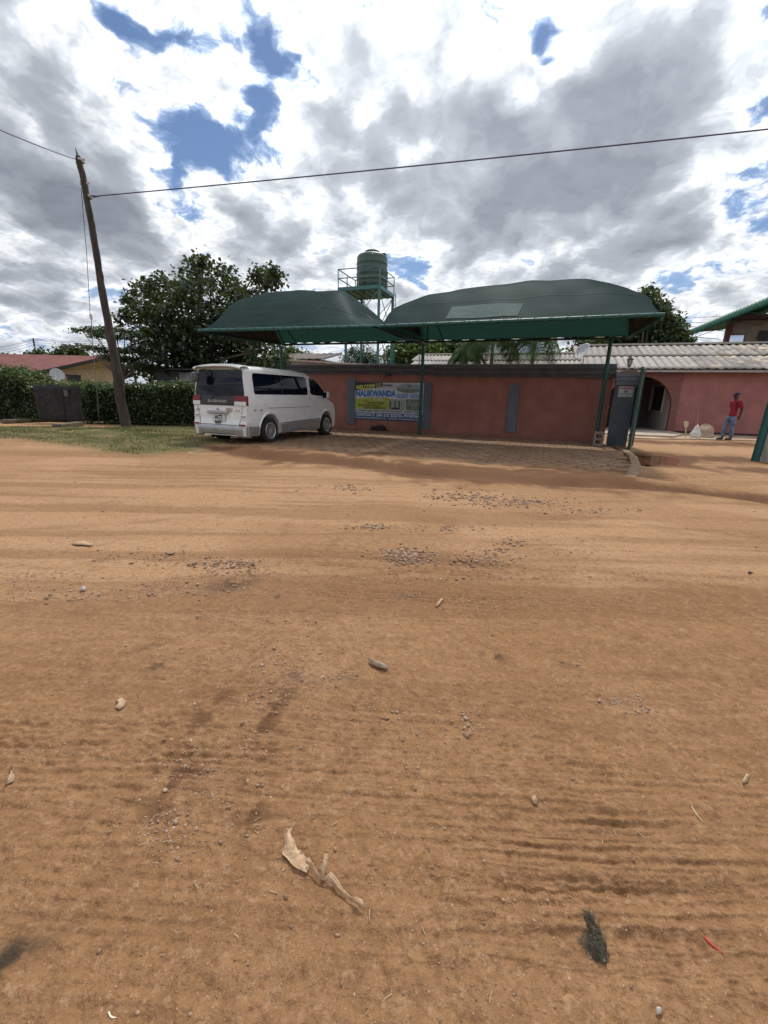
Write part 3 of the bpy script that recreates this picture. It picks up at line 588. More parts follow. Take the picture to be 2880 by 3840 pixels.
# ================================================================== boundary wall, banner, posts
M_pink = pm('salmon wall paint', (.27, .105, .088), .85, .16, 1.6, .15, 90)
M_cope = pm('grey coping paint', (.095, .093, .098), .8, .18, 4, .3, 50)
M_slate = pm('slate grey paint', (.13, .15, .18), .75, .12, 4, .2, 60)
M_brick = pm('bare block', (.30, .24, .19), .9, .3, 6, .8, 30)
M_gpaint = pm('green pipe paint', (.007, .075, .066), .45, .2, 8, .1, 60)
def quad_wall(x0, x1, y, z0, z1): return MB().box((x0, y, z0), (x1, y+.2, z1))
def stain_wall(name, c, base):
    m = pm(name, c, .88, .14, 1.6, .2, 90); g = G(m.node_tree); b = m.node_tree.nodes['Principled BSDF']; old = b.inputs['Base Color'].links[0].from_socket
    ob = g.N.new('ShaderNodeTexCoord').outputs['Object']; sp = g.N.new('ShaderNodeSeparateXYZ'); g.L.new(ob, sp.inputs[0])
    n_ = g.noise(ob, 5., 5, .65); e_ = g.m('ADD', g.m('MULTIPLY', sp.outputs[2], -2.6), g.m('MULTIPLY', n_, 1.25)); c_ = g.mix(g.m('MULTIPLY', g.sstep(e_, .05, .75), .6), old, (.17, .095, .055))
    st = g.noise(g.vm('MULTIPLY', ob, (5., 1., .22)), 3.2, 5, .6); c_ = g.mix(g.m('MULTIPLY', g.sstep(st, .54, .72), .22), c_, tuple(x*.45 for x in c)); c_ = g.mix(g.m('MULTIPLY', g.sstep(g.noise(ob, 2.3, 6, .7), .56, .70), .14), c_, tuple(min(1, x*1.5+.02) for x in c))
    g.L.new(c_, b.inputs['Base Color']); return m
M_pink = stain_wall('salmon wall paint stained', (.325, .136, .106), 0)
wl = thing('boundary_wall', 'long salmon pink boundary wall with grey stepped coping behind the parking bay', 'wall', (1.5, 0, 0))
MB().box((-4.15, 0, -.3), (7.46, .22, 2.14)).build('masonry', M_pink, wl)
c = MB()
c.box((-4.25, -.10, 2.36), (7.50, .30, 2.45)); c.box((-4.22, -.065, 2.20), (7.48, .26, 2.358)); c.box((-4.2, -.03, 2.09), (7.47, .24, 2.198))
c.build('coping', M_cope, wl, bevel=.006)
c = MB(); c.box((1.67, -.125, 2.30), (7.52, -.068, 2.353)); c.box((1.67, -.09, 2.14), (7.50, -.034, 2.298)); c.box((1.80, -.05, 2.03), (7.49, -.004, 2.138))
c.build('coping_trim', M_cope, wl, bevel=.006)
for x0, x1, z0, z1 in ((-1.60, -1.27, .24, 1.95), (1.36, 1.70, .20, 1.83), (4.38, 4.70, .22, 1.84)):
    MB().box((x0, -.06, z0), (x1, -.002, z1)).build('pilaster', M_slate, wl, bevel=.008)
m_st = pm('soot stain', (.03, .02, .018), .9, .2, 20); 
# unrendered block parapet of the outbuilding behind the wall
ob_ = thing('outbuilding', 'low unplastered block outbuilding with a pale flat roof edge behind the wall', 'outbuilding', (-3, 2.2, 0))
a = np.array([-4.4, .55]); b_ = np.array([-1.1, 3.95]); d = (b_-a)/np.linalg.norm(b_-a); nn = np.array([d[1], -d[0]])
def obl(mb, s0, s1, z0, z1, out, th=.2):
    p = [a+d*s0+nn*out, a+d*s1+nn*out, a+d*s1-nn*(th-out), a+d*s0-nn*(th-out)]
    mb.add([(q[0], q[1], z) for z in (z0, z1) for q in p], [(0,1,2,3),(4,5,6,7),(0,1,5,4),(1,2,6,5),(2,3,7,6),(3,0,4,7)])
ln = np.linalg.norm(b_-a); t_ = MB(); x = 0; k = 0
for r0 in range(8):
    x = -.2*(r0 % 2)
    while x < ln: obl(t_, max(x+.008, 0), min(x+.392, ln), 2.62-.2*r0-.19, 2.62-.2*r0, .0); x += .4
t_.build('blockwork', M_brick, ob_)
t_ = MB(); obl(t_, .004, ln-.004, 0, 2.62, -.012, .18); t_.build('wall', pm('mortar', (.22, .18, .15), .95, .2, 8), ob_)
t_ = MB(); obl(t_, -.05, ln+.05, 2.625, 2.70, .04, .3); t_.build('roof_edge', pm('pale concrete edge', (.42, .36, .30), .9, .25, 4, .4, 30), ob_)
# banner ------------------------------------------------------------
def text_part(s_, rect, mat, parent, y, slant=0., rise=0., bold=.012, name='lettering', font_mat=None, depth=.0, axis='y'):
    cu = bpy.data.curves.new('t', 'FONT'); cu.body = s_; cu.size = 1; cu.offset = bold; cu.extrude = depth; cu.resolution_u = 3; cu.space_character = 1.02
    to = bpy.data.objects.new('t', cu); col.objects.link(to); dg = bpy.context.evaluated_depsgraph_get(); dg.update()
    me = bpy.data.meshes.new_from_object(to.evaluated_get(dg)); bpy.data.objects.remove(to, do_unlink=True); bpy.data.curves.remove(cu)
    v = np.zeros(len(me.vertices)*3); me.vertices.foreach_get('co', v); v = v.reshape(-1, 3)
    mn = v.min(0); mx = v.max(0); x0, z0, x1, z1 = rect
    tx = (v[:, 0]-mn[0])/(mx[0]-mn[0]); tz = (v[:, 1]-mn[1])/(mx[1]-mn[1])
    w_ = np.stack([x0+tx*(x1-x0)+slant*tz, np.full(len(v), y)-v[:, 2], z0+tz*(z1-z0)+rise*tx], 1)
    if axis == 'local': w_ = w_
    else: w_ = w_ - np.array(parent.location)
    me.vertices.foreach_set('co', w_.ravel()); me.materials.clear(); me.materials.append(mat); me.update()
    o = bpy.data.objects.new(name, me); col.objects.link(o); o.parent = parent; return o
bx0, bx1, bz0, bz1 = -1.25, 1.42, .46, 1.81; BW, BH = bx1-bx0, bz1-bz0; by = -.075
bn_ = thing('banner', 'printed guest house banner with blue lettering fixed to the pink wall', 'banner', ((bx0+bx1)/2, by, bz0))
def BXY(fx, fz): return bx0+fx*BW, bz1-fz*BH
def flat(name, pts, y, mat, th=.003):
    return MB().prism([BXY(*p) for p in pts], y-th, y).build(name, mat, bn_)
M_w = pm('banner white', (.55, .58, .62), .5, .05, 3); M_blk = pm('banner black', (.02, .02, .022), .5, .1, 5); M_yel = pm('banner lime', (.36, .40, .05), .5, .06, 5)
M_blu = pm('banner navy', (.035, .075, .20), .5, .06, 5); M_lb = pm('letter blue', (.03, .16, .50), .5, .05, 5); M_ly = pm('letter yellow', (.62, .60, .12), .5, .05, 5)
M_lk = pm('letter black', (.02, .02, .02), .5, .05, 5); M_lw = pm('letter white', (.62, .65, .68), .5, .05, 5)
MB().box((bx0, by, bz0), (bx1, by+.014, bz1)).build('sheet', M_w, bn_)
flat('header_panel', [(0, 0), (.40, 0), (.40, .12), (0, .22)], by, M_blk)
flat('offer_panel', [(0, .44), (.24, .40), (.51, .40), (.51, .72), (0, .72)], by, M_yel)
flat('contact_band', [(0, .81), (1, .81), (1, 1), (0, 1)], by, M_blu)
def T(s_, fx0, fz0, fx1, fz1, mat, rise=0., bold=.02): 
    x0, z1 = BXY(fx0, fz0); x1, z0 = BXY(fx1, fz1); text_part(s_, (x0, z0, x1, z1), mat, bn_, by-.006, 0, rise*BH, bold)
T('WELCOME TO', .01, .085, .39, .205, M_ly, .07, .045)
T('NALIKWANDA', .01, .215, .61, .385, M_lb, .02, .055)
T('GUEST HOUSE', .62, .285, .995, .40, M_lb, .0, .03)
T('WE OFFER', .27, .43, .42, .48, M_w)
T('DSTV', .13, .475, .19, .515, M_lk); T('FREE WIFI / INTERNET', .19, .525, .45, .575, M_lk, 0, .04); T('FREE CONTINENTAL BREAKFAST', .04, .59, .40, .64, M_lk, 0, .04); T('EN-SUIT ACCOMMODATION', .13, .655, .47, .705, M_lk, 0, .04)
T('29 BOMBESHENI STREET NEW BUYANTANSHI - KABWE, ZAMBIA', .005, .735, .995, .795, M_lk, 0, .02)
T('CONTACT: 260 215 222726 /97437660', .01, .825, .985, .91, M_lw, 0, .03)
T('Email: guesthouse@yahoo.co.uk    Website: www.guesthouse.co.zm', .01, .93, .99, .985, M_lw, 0, .01)
m_ph = bpy.data.materials.new('printed photo'); m_ph.use_nodes = True; g = G(m_ph.node_tree); b = m_ph.node_tree.nodes['Principled BSDF']
ob = g.N.new('ShaderNodeTexCoord').outputs['Object']
g.L.new(g.ramp(g.noise(ob, 9, 5, .7), [(.3, (.04, .05, .04)), (.5, (.16, .20, .15)), (.7, (.34, .40, .36))]), b.inputs['Base Color']); b.inputs['Roughness'].default_value = .5
flat('bedroom_picture', [(.51, .43), (.745, .43), (.745, .72), (.51, .72)], by, pm('photo pale', (.30, .33, .31), .5, .2, 12))
cb = MB()
for fx in (.53, .60, .66): x, z = BXY(fx, .70); cb.prism([(x-.02, z+.02), (x+.03, z), (x+.02, z+.30), (x-.025, z+.31)], by-.006, by-.003)
x, z = BXY(.55, .70); cb.box((x, by-.0062, z), (x+.30, by-.0032, z+.06)); cb.build('picture_detail', M_lk, bn_)
flat('aerial_picture', [(.755, .42), (.995, .42), (.995, .72), (.755, .72)], by, m_ph)
el = [(.80+.19*math.cos(t), .14+.13*math.sin(t)) for t in np.linspace(0, 2*math.pi, 32, endpoint=False)]
flat('scenery_picture', el, by, pm('photo sky', (.30, .36, .40), .5, .12, 8))
el2 = [(.80+.18*math.cos(t), .16+.10*math.sin(t)) for t in np.linspace(0, math.pi, 20)]
flat('scenery_ground', el2, by-.0035, m_ph); tx = MB(); x, z = BXY(.79, .17); tx.prism([(x-.10, z+.10), (x-.06, z+.15), (x, z+.17), (x+.07, z+.14), (x+.10, z+.09), (x+.03, z+.10), (x+.02, z), (x-.02, z), (x-.03, z+.10)], by-.0065, by-.0035); tx.build('picture_detail', m_ph, bn_)
# banner lamp
ll = thing('banner_lamp', 'black strip lamp on a curved arm above the banner', 'lamp', (.02, 0, 2.1))
MB().box((-.06, -.085, 2.04), (.13, -.004, 2.13)).build('junction_box', M_blk, ll, bevel=.005)
MB().tube([(.02, -.06, 2.05), (-.05, -.12, 2.0), (-.07, -.28, 1.86), (-.05, -.40, 1.74)], .008, 6).build('arm', M_blk, ll, smooth=True)
o = MB().box((-.30, -.44, 1.69), (.34, -.36, 1.73)).build('housing', M_blk, ll, bevel=.006)
MB().tube([(-.42, -.40, 1.685), (.62, -.40, 1.685)], .014, 8).build('lamp_tube', pm('white tube', (.6, .62, .65), .3, .02, 5), ll, smooth=True)

# soot mark on the wall foot (a real stain): thin sheet with ragged outline
R_ = random.Random(8); pts = []
for k in range(26):
    a_ = math.pi*k/25; rr = (.25+.16*R_.random()); pts.append((-.30+rr*1.25*math.cos(a_), .05+rr*.85*math.sin(a_)*(1 if k % 2 else .6)))
MB().prism(pts, -.004, -.0015).build('soot_stain', m_st, wl)

# ------------------------------------------------------------------ gate pillar with warning sign, steel gate, right pillar
gp = thing('gate_pillar', 'slate grey gate pillar with stepped cap at the right end of the wall', 'pillar', (7.75, -.35, 0))
MB().box((7.53, -.60, -.3), (8.02, -.05, 1.80)).build('shaft', M_slate, gp, bevel=.012)
c = MB(); 
for i, z in enumerate((1.803, 1.925, 2.047)): c.box((7.505-.004*i, -.625-.004*i, z), (8.045+.004*i, -.03, z+.115))
c.build('banding', pm('grey band paint', (.17, .18, .20), .8, .15, 5, .2), gp, bevel=.006)
MB().prism([(7.50, 2.165), (8.05, 2.165), (7.93, 2.23), (7.62, 2.23)], -.63, -.03).build('cap', M_conc, gp)
sg = thing('warning_sign', 'white warning sign with a red heading on the gate pillar', 'sign', (7.77, -.61, 1.49))
MB().box((7.58, -.612, 1.47), (7.965, -.603, 1.77)).build('plate', pm('sign white', (.62, .63, .64), .5, .05, 6), sg, bevel=.002)
text_part('WARNING', (7.60, 1.68, 7.945, 1.75), pm('sign red', (.45, .06, .03), .5, .05, 6), sg, -.6135, bold=.04)
MB().prism([(7.77+.055*math.cos(t), 1.625+.035*math.sin(t)) for t in np.linspace(0, 6.28, 20, endpoint=False)], -.6155, -.6125).build('emblem', pm('sign grey', (.18, .20, .21), .5, .1, 30), sg)
text_part('CCTV IN OPERATION', (7.61, 1.545, 7.935, 1.575), M_lk, sg, -.6135, bold=.03)
text_part('24 hour surveillance', (7.65, 1.497, 7.90, 1.522), M_lk, sg, -.6135, bold=.0)
gt = thing('steel_gate', 'dark green steel gate leaf standing open beside the gate pillar', 'gate', (8.09, -.62, 0))
ga, gb = np.array([8.17, -.62]), np.array([7.86, -2.02]); gd = gb-ga
def gpt(t, z, off=0): q = ga+gd*t; return (q[0]+off, q[1], z)
M_gateg = pm('dark gate green', (.005, .045, .038), .5, .2, 8)
f = MB()
for t in (0.0, 1.0): f.bar(gpt(t, .04), gpt(t, 2.22), .06)
f.bar(gpt(.02, .09), gpt(.98, .09), .055); f.bar(gpt(.02, 1.15), gpt(.98, 1.15), .05); f.bar(gpt(.02, 2.16), gpt(.98, 2.16), .055)
f.build('frame', M_gateg, gt)
MB().bar(gpt(.03, 1.12), gpt(.97, 1.12), .012, 2.02).build('sheet', pm('green sheet', (.006, .06, .05), .5, .2, 8), gt)
for z in (.35, 1.2, 2.0): MB().tube([(8.07, -.60, z-.06), (8.07, -.60, z+.06)], .02, 8).build('hinge', M_gpaint, gt)
MB().tube([gpt(.8, 1.0, .05), gpt(.8, 1.2, .05)], .012, 6).build('handle', M_gpaint, gt)
for z, xx in ((2.3, 8.08),): MB().tube([(7.98, -.35, 2.235), (8.02, -.38, 2.28), (8.08, -.42, 2.26)], .012, 6).build('gate_bracket', M_blk, gp)
rp = thing('gate_pillar', 'pale weathered concrete gate pillar cut by the right edge of the photo', 'pillar', (10.95, -2.6, 0))
MB().box((10.66, -2.78, -.1), (11.25, -2.25, 2.3)).build('shaft', pm('whitewashed concrete', (.40, .38, .35), .9, .3, 3, .4, 30), rp, bevel=.02)
pp_ = thing('gate_post', 'leaning green pipe post in front of the pale gate pillar', 'post', (10.50, -2.6, 0))
MB().tube([(10.50, -2.62, -.1), (10.60, -2.58, 2.6)], .085, 14).build('pipe', M_gpaint, pp_, smooth=True)
MB().bar((10.58, -2.58, 2.0), (10.70, -2.55, 2.0), .05).build('bracket', M_gpaint, pp_)
cbk = MB()
cx, cy = 7.17, -1.14
for z0, z1 in ((.03, .105), (.205, .275), (.375, .45)): cbk.box((cx-.135, cy-.09, z0), (cx+.135, cy+.09, z1))
for z0, z1 in ((.1052, .2048), (.2752, .3748)):
    for s_ in (-1, 1): cbk.box((cx+s_*.10-.034, cy-.088, z0), (cx+s_*.10+.034, cy+.088, z1))
o = cbk.build('concrete_block', pm('hollow block', (.28, .235, .20), .95, .25, 8, .7, 40), loc=(cx, cy, .035), bevel=.006)
tag(o, 'grey hollow concrete block standing on end at the foot of the right canopy post', 'concrete block')

# ------------------------------------------------------------------ shade canopies
m_cl = bpy.data.materials.new('green shade net'); m_cl.use_nodes = True; g = G(m_cl.node_tree); m_cl.node_tree.nodes.remove(m_cl.node_tree.nodes['Principled BSDF'])
ob = g.N.new('ShaderNodeTexCoord').outputs['Object']
f1 = g.noise(g.vm('MULTIPLY', ob, (.4, 2.5, 2.5)), 3, 5, .6); dif = g.N.new('ShaderNodeBsdfDiffuse'); tr = g.N.new('ShaderNodeBsdfTranslucent'); gl = g.N.new('ShaderNodeBsdfGlossy')
g.L.new(g.mix(g.sstep(f1, .3, .7), (.027, .050, .048), (.036, .064, .060)), dif.inputs[0]); g.L.new(g.mix(f1, (.009, .034, .025), (.012, .045, .033)), tr.inputs[0])
gl.inputs[0].default_value = (.4, .45, .45, 1); gl.inputs['Roughness'].default_value = .55
ms = g.N.new('ShaderNodeMixShader'); ms.inputs[0].default_value = .42; g.L.new(dif.outputs[0], ms.inputs[1]); g.L.new(tr.outputs[0], ms.inputs[2])
ms2 = g.N.new('ShaderNodeMixShader'); ms2.inputs[0].default_value = .035; g.L.new(ms.outputs[0], ms2.inputs[1]); g.L.new(gl.outputs[0], ms2.inputs[2])
bn = g.N.new('ShaderNodeBump'); bn.inputs['Strength'].default_value = .35; bn.inputs['Distance'].default_value = .02
g.L.new(g.noise(g.vm('MULTIPLY', ob, (.6, 9, 9)), 4, 4, .6), bn.inputs['Height']); g.L.new(bn.outputs[0], dif.inputs['Normal'])
g.L.new(ms2.outputs[0], m_cl.node_tree.nodes['Material Output'].inputs[0])
M_endshade = pm('brown end slope shade', (.055, .042, .036), .9, .2, 10, .2)
M_patch = pm('faded net patch', (.055, .095, .088), .85, .12, 8, .2)
M_rope = pm('pale lacing cord', (.06, .13, .12), .7, .2, 20)
M_gd = pm('dark green steel', (.006, .05, .042), .5, .2, 8)
YF, YB = -4.95, -.62; YM = (YF+YB)/2
def canopy(x0, x1, prof, name_lbl, yb=YB, patch=None, seed=0, zf=(2.97, 2.97), zb=3.14):
    """x0,x1 bay ends; prof: ridge height above the bars at fractions of the bay"""
    L_ = thing('shade_canopy', name_lbl, 'canopy', ((x0+x1)/2, yb, 0))
    xs = np.linspace(x0, x1, 65); ys = np.linspace(YF, yb, 41); fx = [p[0] for p in prof]; fz = [p[1] for p in prof]
    def zz(x, y):
        t = (x-x0)/(x1-x0); u = (y-YF)/(yb-YF); P = float(np.interp(t, fx, fz)); q = abs(2*u-1)
        zmax = 1.42; Q = zmax*(1-q**1.35); base = (zf[0]*(1-t)+zf[1]*t)*(1-u)+zb*u
        k = .16; h = max(k-abs(P-Q), 0)/k; s_ = min(P, Q) - h*h*k*.25
        s_ = .30*max(s_, 0) + .70*P*(1-q**1.75)
        edge = min(1, max(0, (u-.86)/.14)); scal = .035*edge*abs(math.sin((t*11+seed)*math.pi))*(.3+.7*abs(math.sin(t*37)))
        side = min(t, 1-t); s_ -= .10*math.sin(math.pi*u)*max(0, 1-side/.05)      # side hems sag between the corners
        return base + s_ + .015 + scal + .010*math.sin(x*5+y*3) + .07*(fbm(np.array([x*.9]), np.array([y*1.1]), 3, 5+seed)[0]-.5)*min(1, s_*3)
    rows = [[(x, y, zz(x, y)) for x in xs] for y in ys]
    MB().grid(rows).build('net', m_cl, L_, smooth=True)
    sm_ = MB()      # seams
    for yy in np.linspace(YF+.7, yb-.7, 4)[:2]:
        sm_.tube([(x, yy, zz(x, yy)+.004) for x in xs[4:-4]], .004, 4)
    for t in ((.30, .62) if seed == 0 else (.2,)):
        x = x0+t*(x1-x0); sm_.tube([(x+.25*k, YF+k*.9, zz(x+.25*k, YF+k*.9)+.004) for k in np.linspace(0, 1, 8)], .004, 4)
    sm_.build('seam', M_gd, L_)
    if patch:
        pr_ = [[(x, y, zz(x, y)+.012) for x in np.linspace(patch[0]+.1*(y-YF), patch[1]+.18*(y-YF), 24)] for y in np.linspace(YF+.10, YF+.10+patch[2], 7)]
        MB().grid(pr_).build('patch', M_patch, L_, smooth=True)
    for e0, e1 in ((0., .45), (1., .55)):       # added brown sheets under the end slopes: their unlit underside put into colour
        rr = []
        for u in np.linspace(.03, .97, 24):
            qq = abs(2*u-1); Q = 1.42*(1-qq**1.35); ts = [t for t in np.linspace(e0, e1, 200) if float(np.interp(t, fx, fz)) <= Q]; tm = ts[-1] if ts else e0
            y = YF+(yb-YF)*u; rr.append([(x0+(x1-x0)*t, y, zz(x0+(x1-x0)*t, y)-.02) for t in np.linspace(e0+(.004 if e0 == 0 else -.004), tm, 10)])
        MB().grid(rr).build('end_shade_sheet', M_endshade, L_, smooth=True)
    MB().tube([(x0+.02, YF, zf[0]), (x1-.02, YF, zf[1])], .042, 10).build('front_rail', M_gpaint, L_, smooth=True)
    MB().tube([(x0, yb, zb-.02), (x1, yb, zb-.02)], .035, 10).build('rear_rail', M_gd, L_, smooth=True)
    for x in (x0, x1):
        MB().tube([(x+(.05 if x == x0 else -.05), yb, zb-.02), (x+(.05 if x == x0 else -.05), YF, zf[0]-.03)], .028, 8).build('side_arm', M_gpaint if x == x1 and seed else M_gd, L_, smooth=True)
    for xx in (x0+.28, x1-.5) if not seed else (x0+.3,):
        h = MB(); h.tube([(xx-.2, yb, zb), (xx+.10, (yb+YM)/2, zz(xx+.1, (yb+YM)/2)-.04), (xx+.25, YM, zz(xx+.25, YM)-.05)], .02, 6)
        h.tube([(xx+.35, yb, zb), (xx+.28, (yb+YM)/2, zz(xx+.28, (yb+YM)/2)-.04), (xx+.25, YM, zz(xx+.25, YM)-.05)], .02, 6); h.build('hoop', M_gd, L_, smooth=True)
    lc = MB(); R_ = random.Random(seed); x = x0+.15
    cp = []; ph = 0.
    while x < x1-.1:
        z0 = zf[0]*(1-(x-x0)/(x1-x0))+zf[1]*(x-x0)/(x1-x0); cp.append((x, YF-.052*math.cos(ph), z0+.052*math.sin(ph)+.004)); x += .03; ph += .6*R_.uniform(.7, 1.3)
    lc.tube(cp, .006, 5)
    lc.build('lacing', M_rope, L_, smooth=True)
    lb = MB(); x = x0+.2       # hem cord at the back, scalloped
    lb.tube([(x, yb-.01, zz(x, yb)) for x in np.linspace(x0+.1, x1-.1, 90)], .012, 5); lb.build('hem', M_blk, L_, smooth=True)
    return L_
PXL = [-4.15, 1.45, 7.13]
def ridge_prof(pts, x0, x1, z0):
    out = []
    for u, v in pts: q = Yp(u, v, YM); out.append(((q[0]-x0)/(x1-x0), max(q[2]-z0, 0)))
    out = [(0, 0)]+[p for p in sorted(out) if .004 < p[0] < .996]+[(1, 0)]; return out
profR = ridge_prof([(1466,1186),(1532,1146),(1632,1110),(1731,1090),(1864,1076),(1924,1073),(1997,1063),(2096,1056),(2196,1056),(2262,1066),(2328,1090),(2395,1126),(2454,1166)], 1.52, 7.55, 3.06)
profL = ridge_prof([(770,1215),(850,1165),(950,1125),(1020,1103),(1080,1095),(1130,1092),(1210,1095),(1289,1093),(1313,1100),(1338,1119),(1376,1151),(1424,1200)], -4.1, 1.5, 3.06)
canopy(-4.05, 1.42, profL, 'left dark green shade net canopy over the parked van', seed=0, zf=(3.0, 2.95))
canopy(1.50, 7.60, profR, 'right dark green shade net canopy with a pale patch', seed=1, patch=(3.15, 4.75, .42), zf=(2.95, 2.99))
def cpost(x, y, top, label, z0=-.05, base=True):
    o = thing('canopy_post', label, 'post', (x, y, 0), 0, 'green posts of the shade canopies')
    MB().tube([(x, y, z0), (x, y, top)], .055, 14).build('pipe', M_gpaint, o, smooth=True)
    MB().box((x-.075, y-.075, top-.03), (x+.075, y+.075, top-.022)).build('head_plate', M_gd, o); return o
cpost(-4.12, YB, 3.08, 'green canopy post behind the van at the left end of the wall')
cpost(1.45, -.50, 3.08, 'middle green canopy post in front of the right edge of the banner')
cpost(7.13, -.90, 3.10, 'right green canopy post standing at the upright concrete block')

# ------------------------------------------------------------------ lanterns on the wall
def lantern(x, y, z, label):
    L_ = thing('wall_lantern', label, 'lantern', (x, y, z), 0, 'black lanterns on the wall coping')
    MB().lathe([(.055, 0), (.05, .02), (.015, .04), (.013, .10), (.03, .115), (.05, .13), (.055, .14)], (x, y, z), 10).build('stem', M_blk, L_, smooth=True)
    MB().lathe([(.045, .142), (.075, .30), (.075, .305)], (x, y, z), 6).build('glass', pm('lantern glass', (.45, .42, .36), .25, .05, 5), L_)
    c = MB()
    for k in range(6):
        t = math.pi*k/3; c.bar((x+.047*math.cos(t), y+.047*math.sin(t), z+.14), (x+.078*math.cos(t), y+.078*math.sin(t), z+.305), .008)
    c.lathe([(.10, .306), (.085, .33), (.04, .38), (.012, .40), (.015, .42), (.004, .46)], (x, y, z), 6); c.build('cage', M_blk, L_); return L_
lantern(-.18, .1, 2.452, 'black lantern on the wall coping above the banner')
lantern(3.52, .1, 2.452, 'black lantern on the wall coping in front of the palms')
lantern(7.79, -.33, 2.235, 'black lantern on top of the grey gate pillar')

# ------------------------------------------------------------------ guest house
GH = 8.17
M_pink2 = stain_wall('pink wall paint', (.31, .132, .122), 0); M_plinth = pm('black plinth', (.03, .022, .02), .8, .2, 6)
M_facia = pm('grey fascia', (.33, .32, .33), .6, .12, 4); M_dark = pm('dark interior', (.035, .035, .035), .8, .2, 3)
M_rust = pm('textured brown facing', (.20, .085, .07), .85, .15, 6, .9, 14, stretch=(1, 1, 3.2))
gh = thing('guest_house', 'long low pink house with an arched porch and corrugated cement roof', 'house', (9, GH, 0))
ax, ar, az = 9.63, 1.40, 1.14
# main wall with the arched opening
right = MB().box((11.28, GH, .13), (20.5, GH+.2, 2.72)); right.build('wall', M_pink2, gh)
MB().box((-1.2, GH+.3, .0), (7.9, GH+.5, 2.72)).build('wall', M_pink2, gh)
MB().box((11.28, GH-.012, -.1), (20.5, GH+.15, .125)).build('plinth', M_plinth, gh)
arc = [(ax+ar*math.cos(t), az+ar*math.sin(t)) for t in np.linspace(0, math.pi, 33)]
pan = MB(); zt = 2.70; fr = GH-.06; bk = GH+.22
for (xa, za), (xb, zb_) in zip(arc[:-1], arc[1:]):
    pan.add([(xa, fr, za), (xb, fr, zb_), (xb, fr, zt), (xa, fr, zt), (xa, bk, za), (xb, bk, zb_)], [(0, 1, 2, 3), (0, 4, 5, 1)])
for x0, x1 in ((ax+ar, 11.275), (7.92, ax-ar)):
    pan.box((x0, fr, .04), (x1, bk, az)); pan.add([(x0, fr, az), (x1, fr, az), (x1, fr, zt), (x0, fr, zt)], [(0, 1, 2, 3)])
pan.add([(11.275, fr, .04), (11.275, bk, .04), (11.275, bk, zt), (11.275, fr, zt)], [(0, 1, 2, 3)])
pan.build('arch_surround', M_rust, gh)
pi_ = MB(); pi_.box((11.05, GH+.23, .05), (11.25, 13.4, 2.7)); pi_.build('porch_side_wall', pm('pale porch wall', (.50, .48, .46), .8, .08, 3), gh)
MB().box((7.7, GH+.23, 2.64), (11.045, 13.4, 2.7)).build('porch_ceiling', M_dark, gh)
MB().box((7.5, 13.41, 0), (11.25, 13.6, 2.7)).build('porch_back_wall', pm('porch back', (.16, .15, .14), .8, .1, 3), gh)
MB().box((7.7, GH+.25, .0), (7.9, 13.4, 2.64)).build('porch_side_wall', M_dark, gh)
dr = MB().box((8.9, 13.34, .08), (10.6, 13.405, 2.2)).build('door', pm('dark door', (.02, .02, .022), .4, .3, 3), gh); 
d_o = MB().tube([(9.1, 13.30, 1.0), (9.1, 13.30, 1.2)], .015, 6).build('handle', M_facia, dr, local=True); 
d_o.data.transform(Matrix.Translation((-9, -GH, 0))) 
wnd = MB(); Y0, Y1, Z0, Z1 = 9.75, 12.45, .95, 2.25
for a_, b_ in (((Y0, Z0), (Y1, Z0)), ((Y1, Z0), (Y1, Z1)), ((Y1, Z1), (Y0, Z1)), ((Y0, Z1), (Y0, Z0))):
    wnd.bar((11.02, a_[0], a_[1]), (11.02, b_[0], b_[1]), .07)
wf = wnd.build('window_frame', pm('white frame', (.62, .60, .55), .5, .05, 5), gh)
m_gl = pm('dark pane', (.02, .024, .03), .08, .2, 2)
MB().box((11.035, Y0, Z0), (11.045, Y1, Z1)).build('window_pane', m_gl, gh)
MB().box((7.6, GH-.42, 2.70), (20.5, GH-.36, 2.80)).build('fascia', M_facia, gh, bevel=.01)
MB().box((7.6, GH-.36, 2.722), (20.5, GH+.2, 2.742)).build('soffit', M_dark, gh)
# corrugated fibre cement roof
m_rf = bpy.data.materials.new('fibre cement'); m_rf.use_nodes = True; g = G(m_rf.node_tree); b = m_rf.node_tree.nodes['Principled BSDF']
at = g.N.new('ShaderNodeAttribute'); at.attribute_name = 'tone'; ob = g.N.new('ShaderNodeTexCoord').outputs['Object']
c = g.mix(at.outputs['Fac'], (.24, .215, .20), (.36, .33, .30))
gr = g.N.new('ShaderNodeAttribute'); gr.attribute_name = 'grime'
va = g.N.new('ShaderNodeAttribute'); va.attribute_name = 'valley'; c = g.mix(g.m('MULTIPLY', g.sstep(va.outputs['Fac'], .55, 1.), .62), c, (.12, .10, .085))  # valleys darkened in colour: rib shading painted in along with grime
nz_ = g.noise(g.vm('MULTIPLY', ob, (1.2, .5, 1)), 2.2, 6, .65)
c = g.mix(g.m('MULTIPLY', g.sstep(nz_, .42, .64), g.m('ADD', g.m('MULTIPLY', gr.outputs['Fac'], .75), .12), clamp=True), c, (.10, .082, .062))
c = g.mix(g.m('MULTIPLY', g.sstep(g.noise(ob, 1.6, 4), .5, .7), gr.outputs['Fac']), c, (.52, .43, .30))
g.L.new(c, b.inputs['Base Color']); b.inputs['Roughness'].default_value = .85
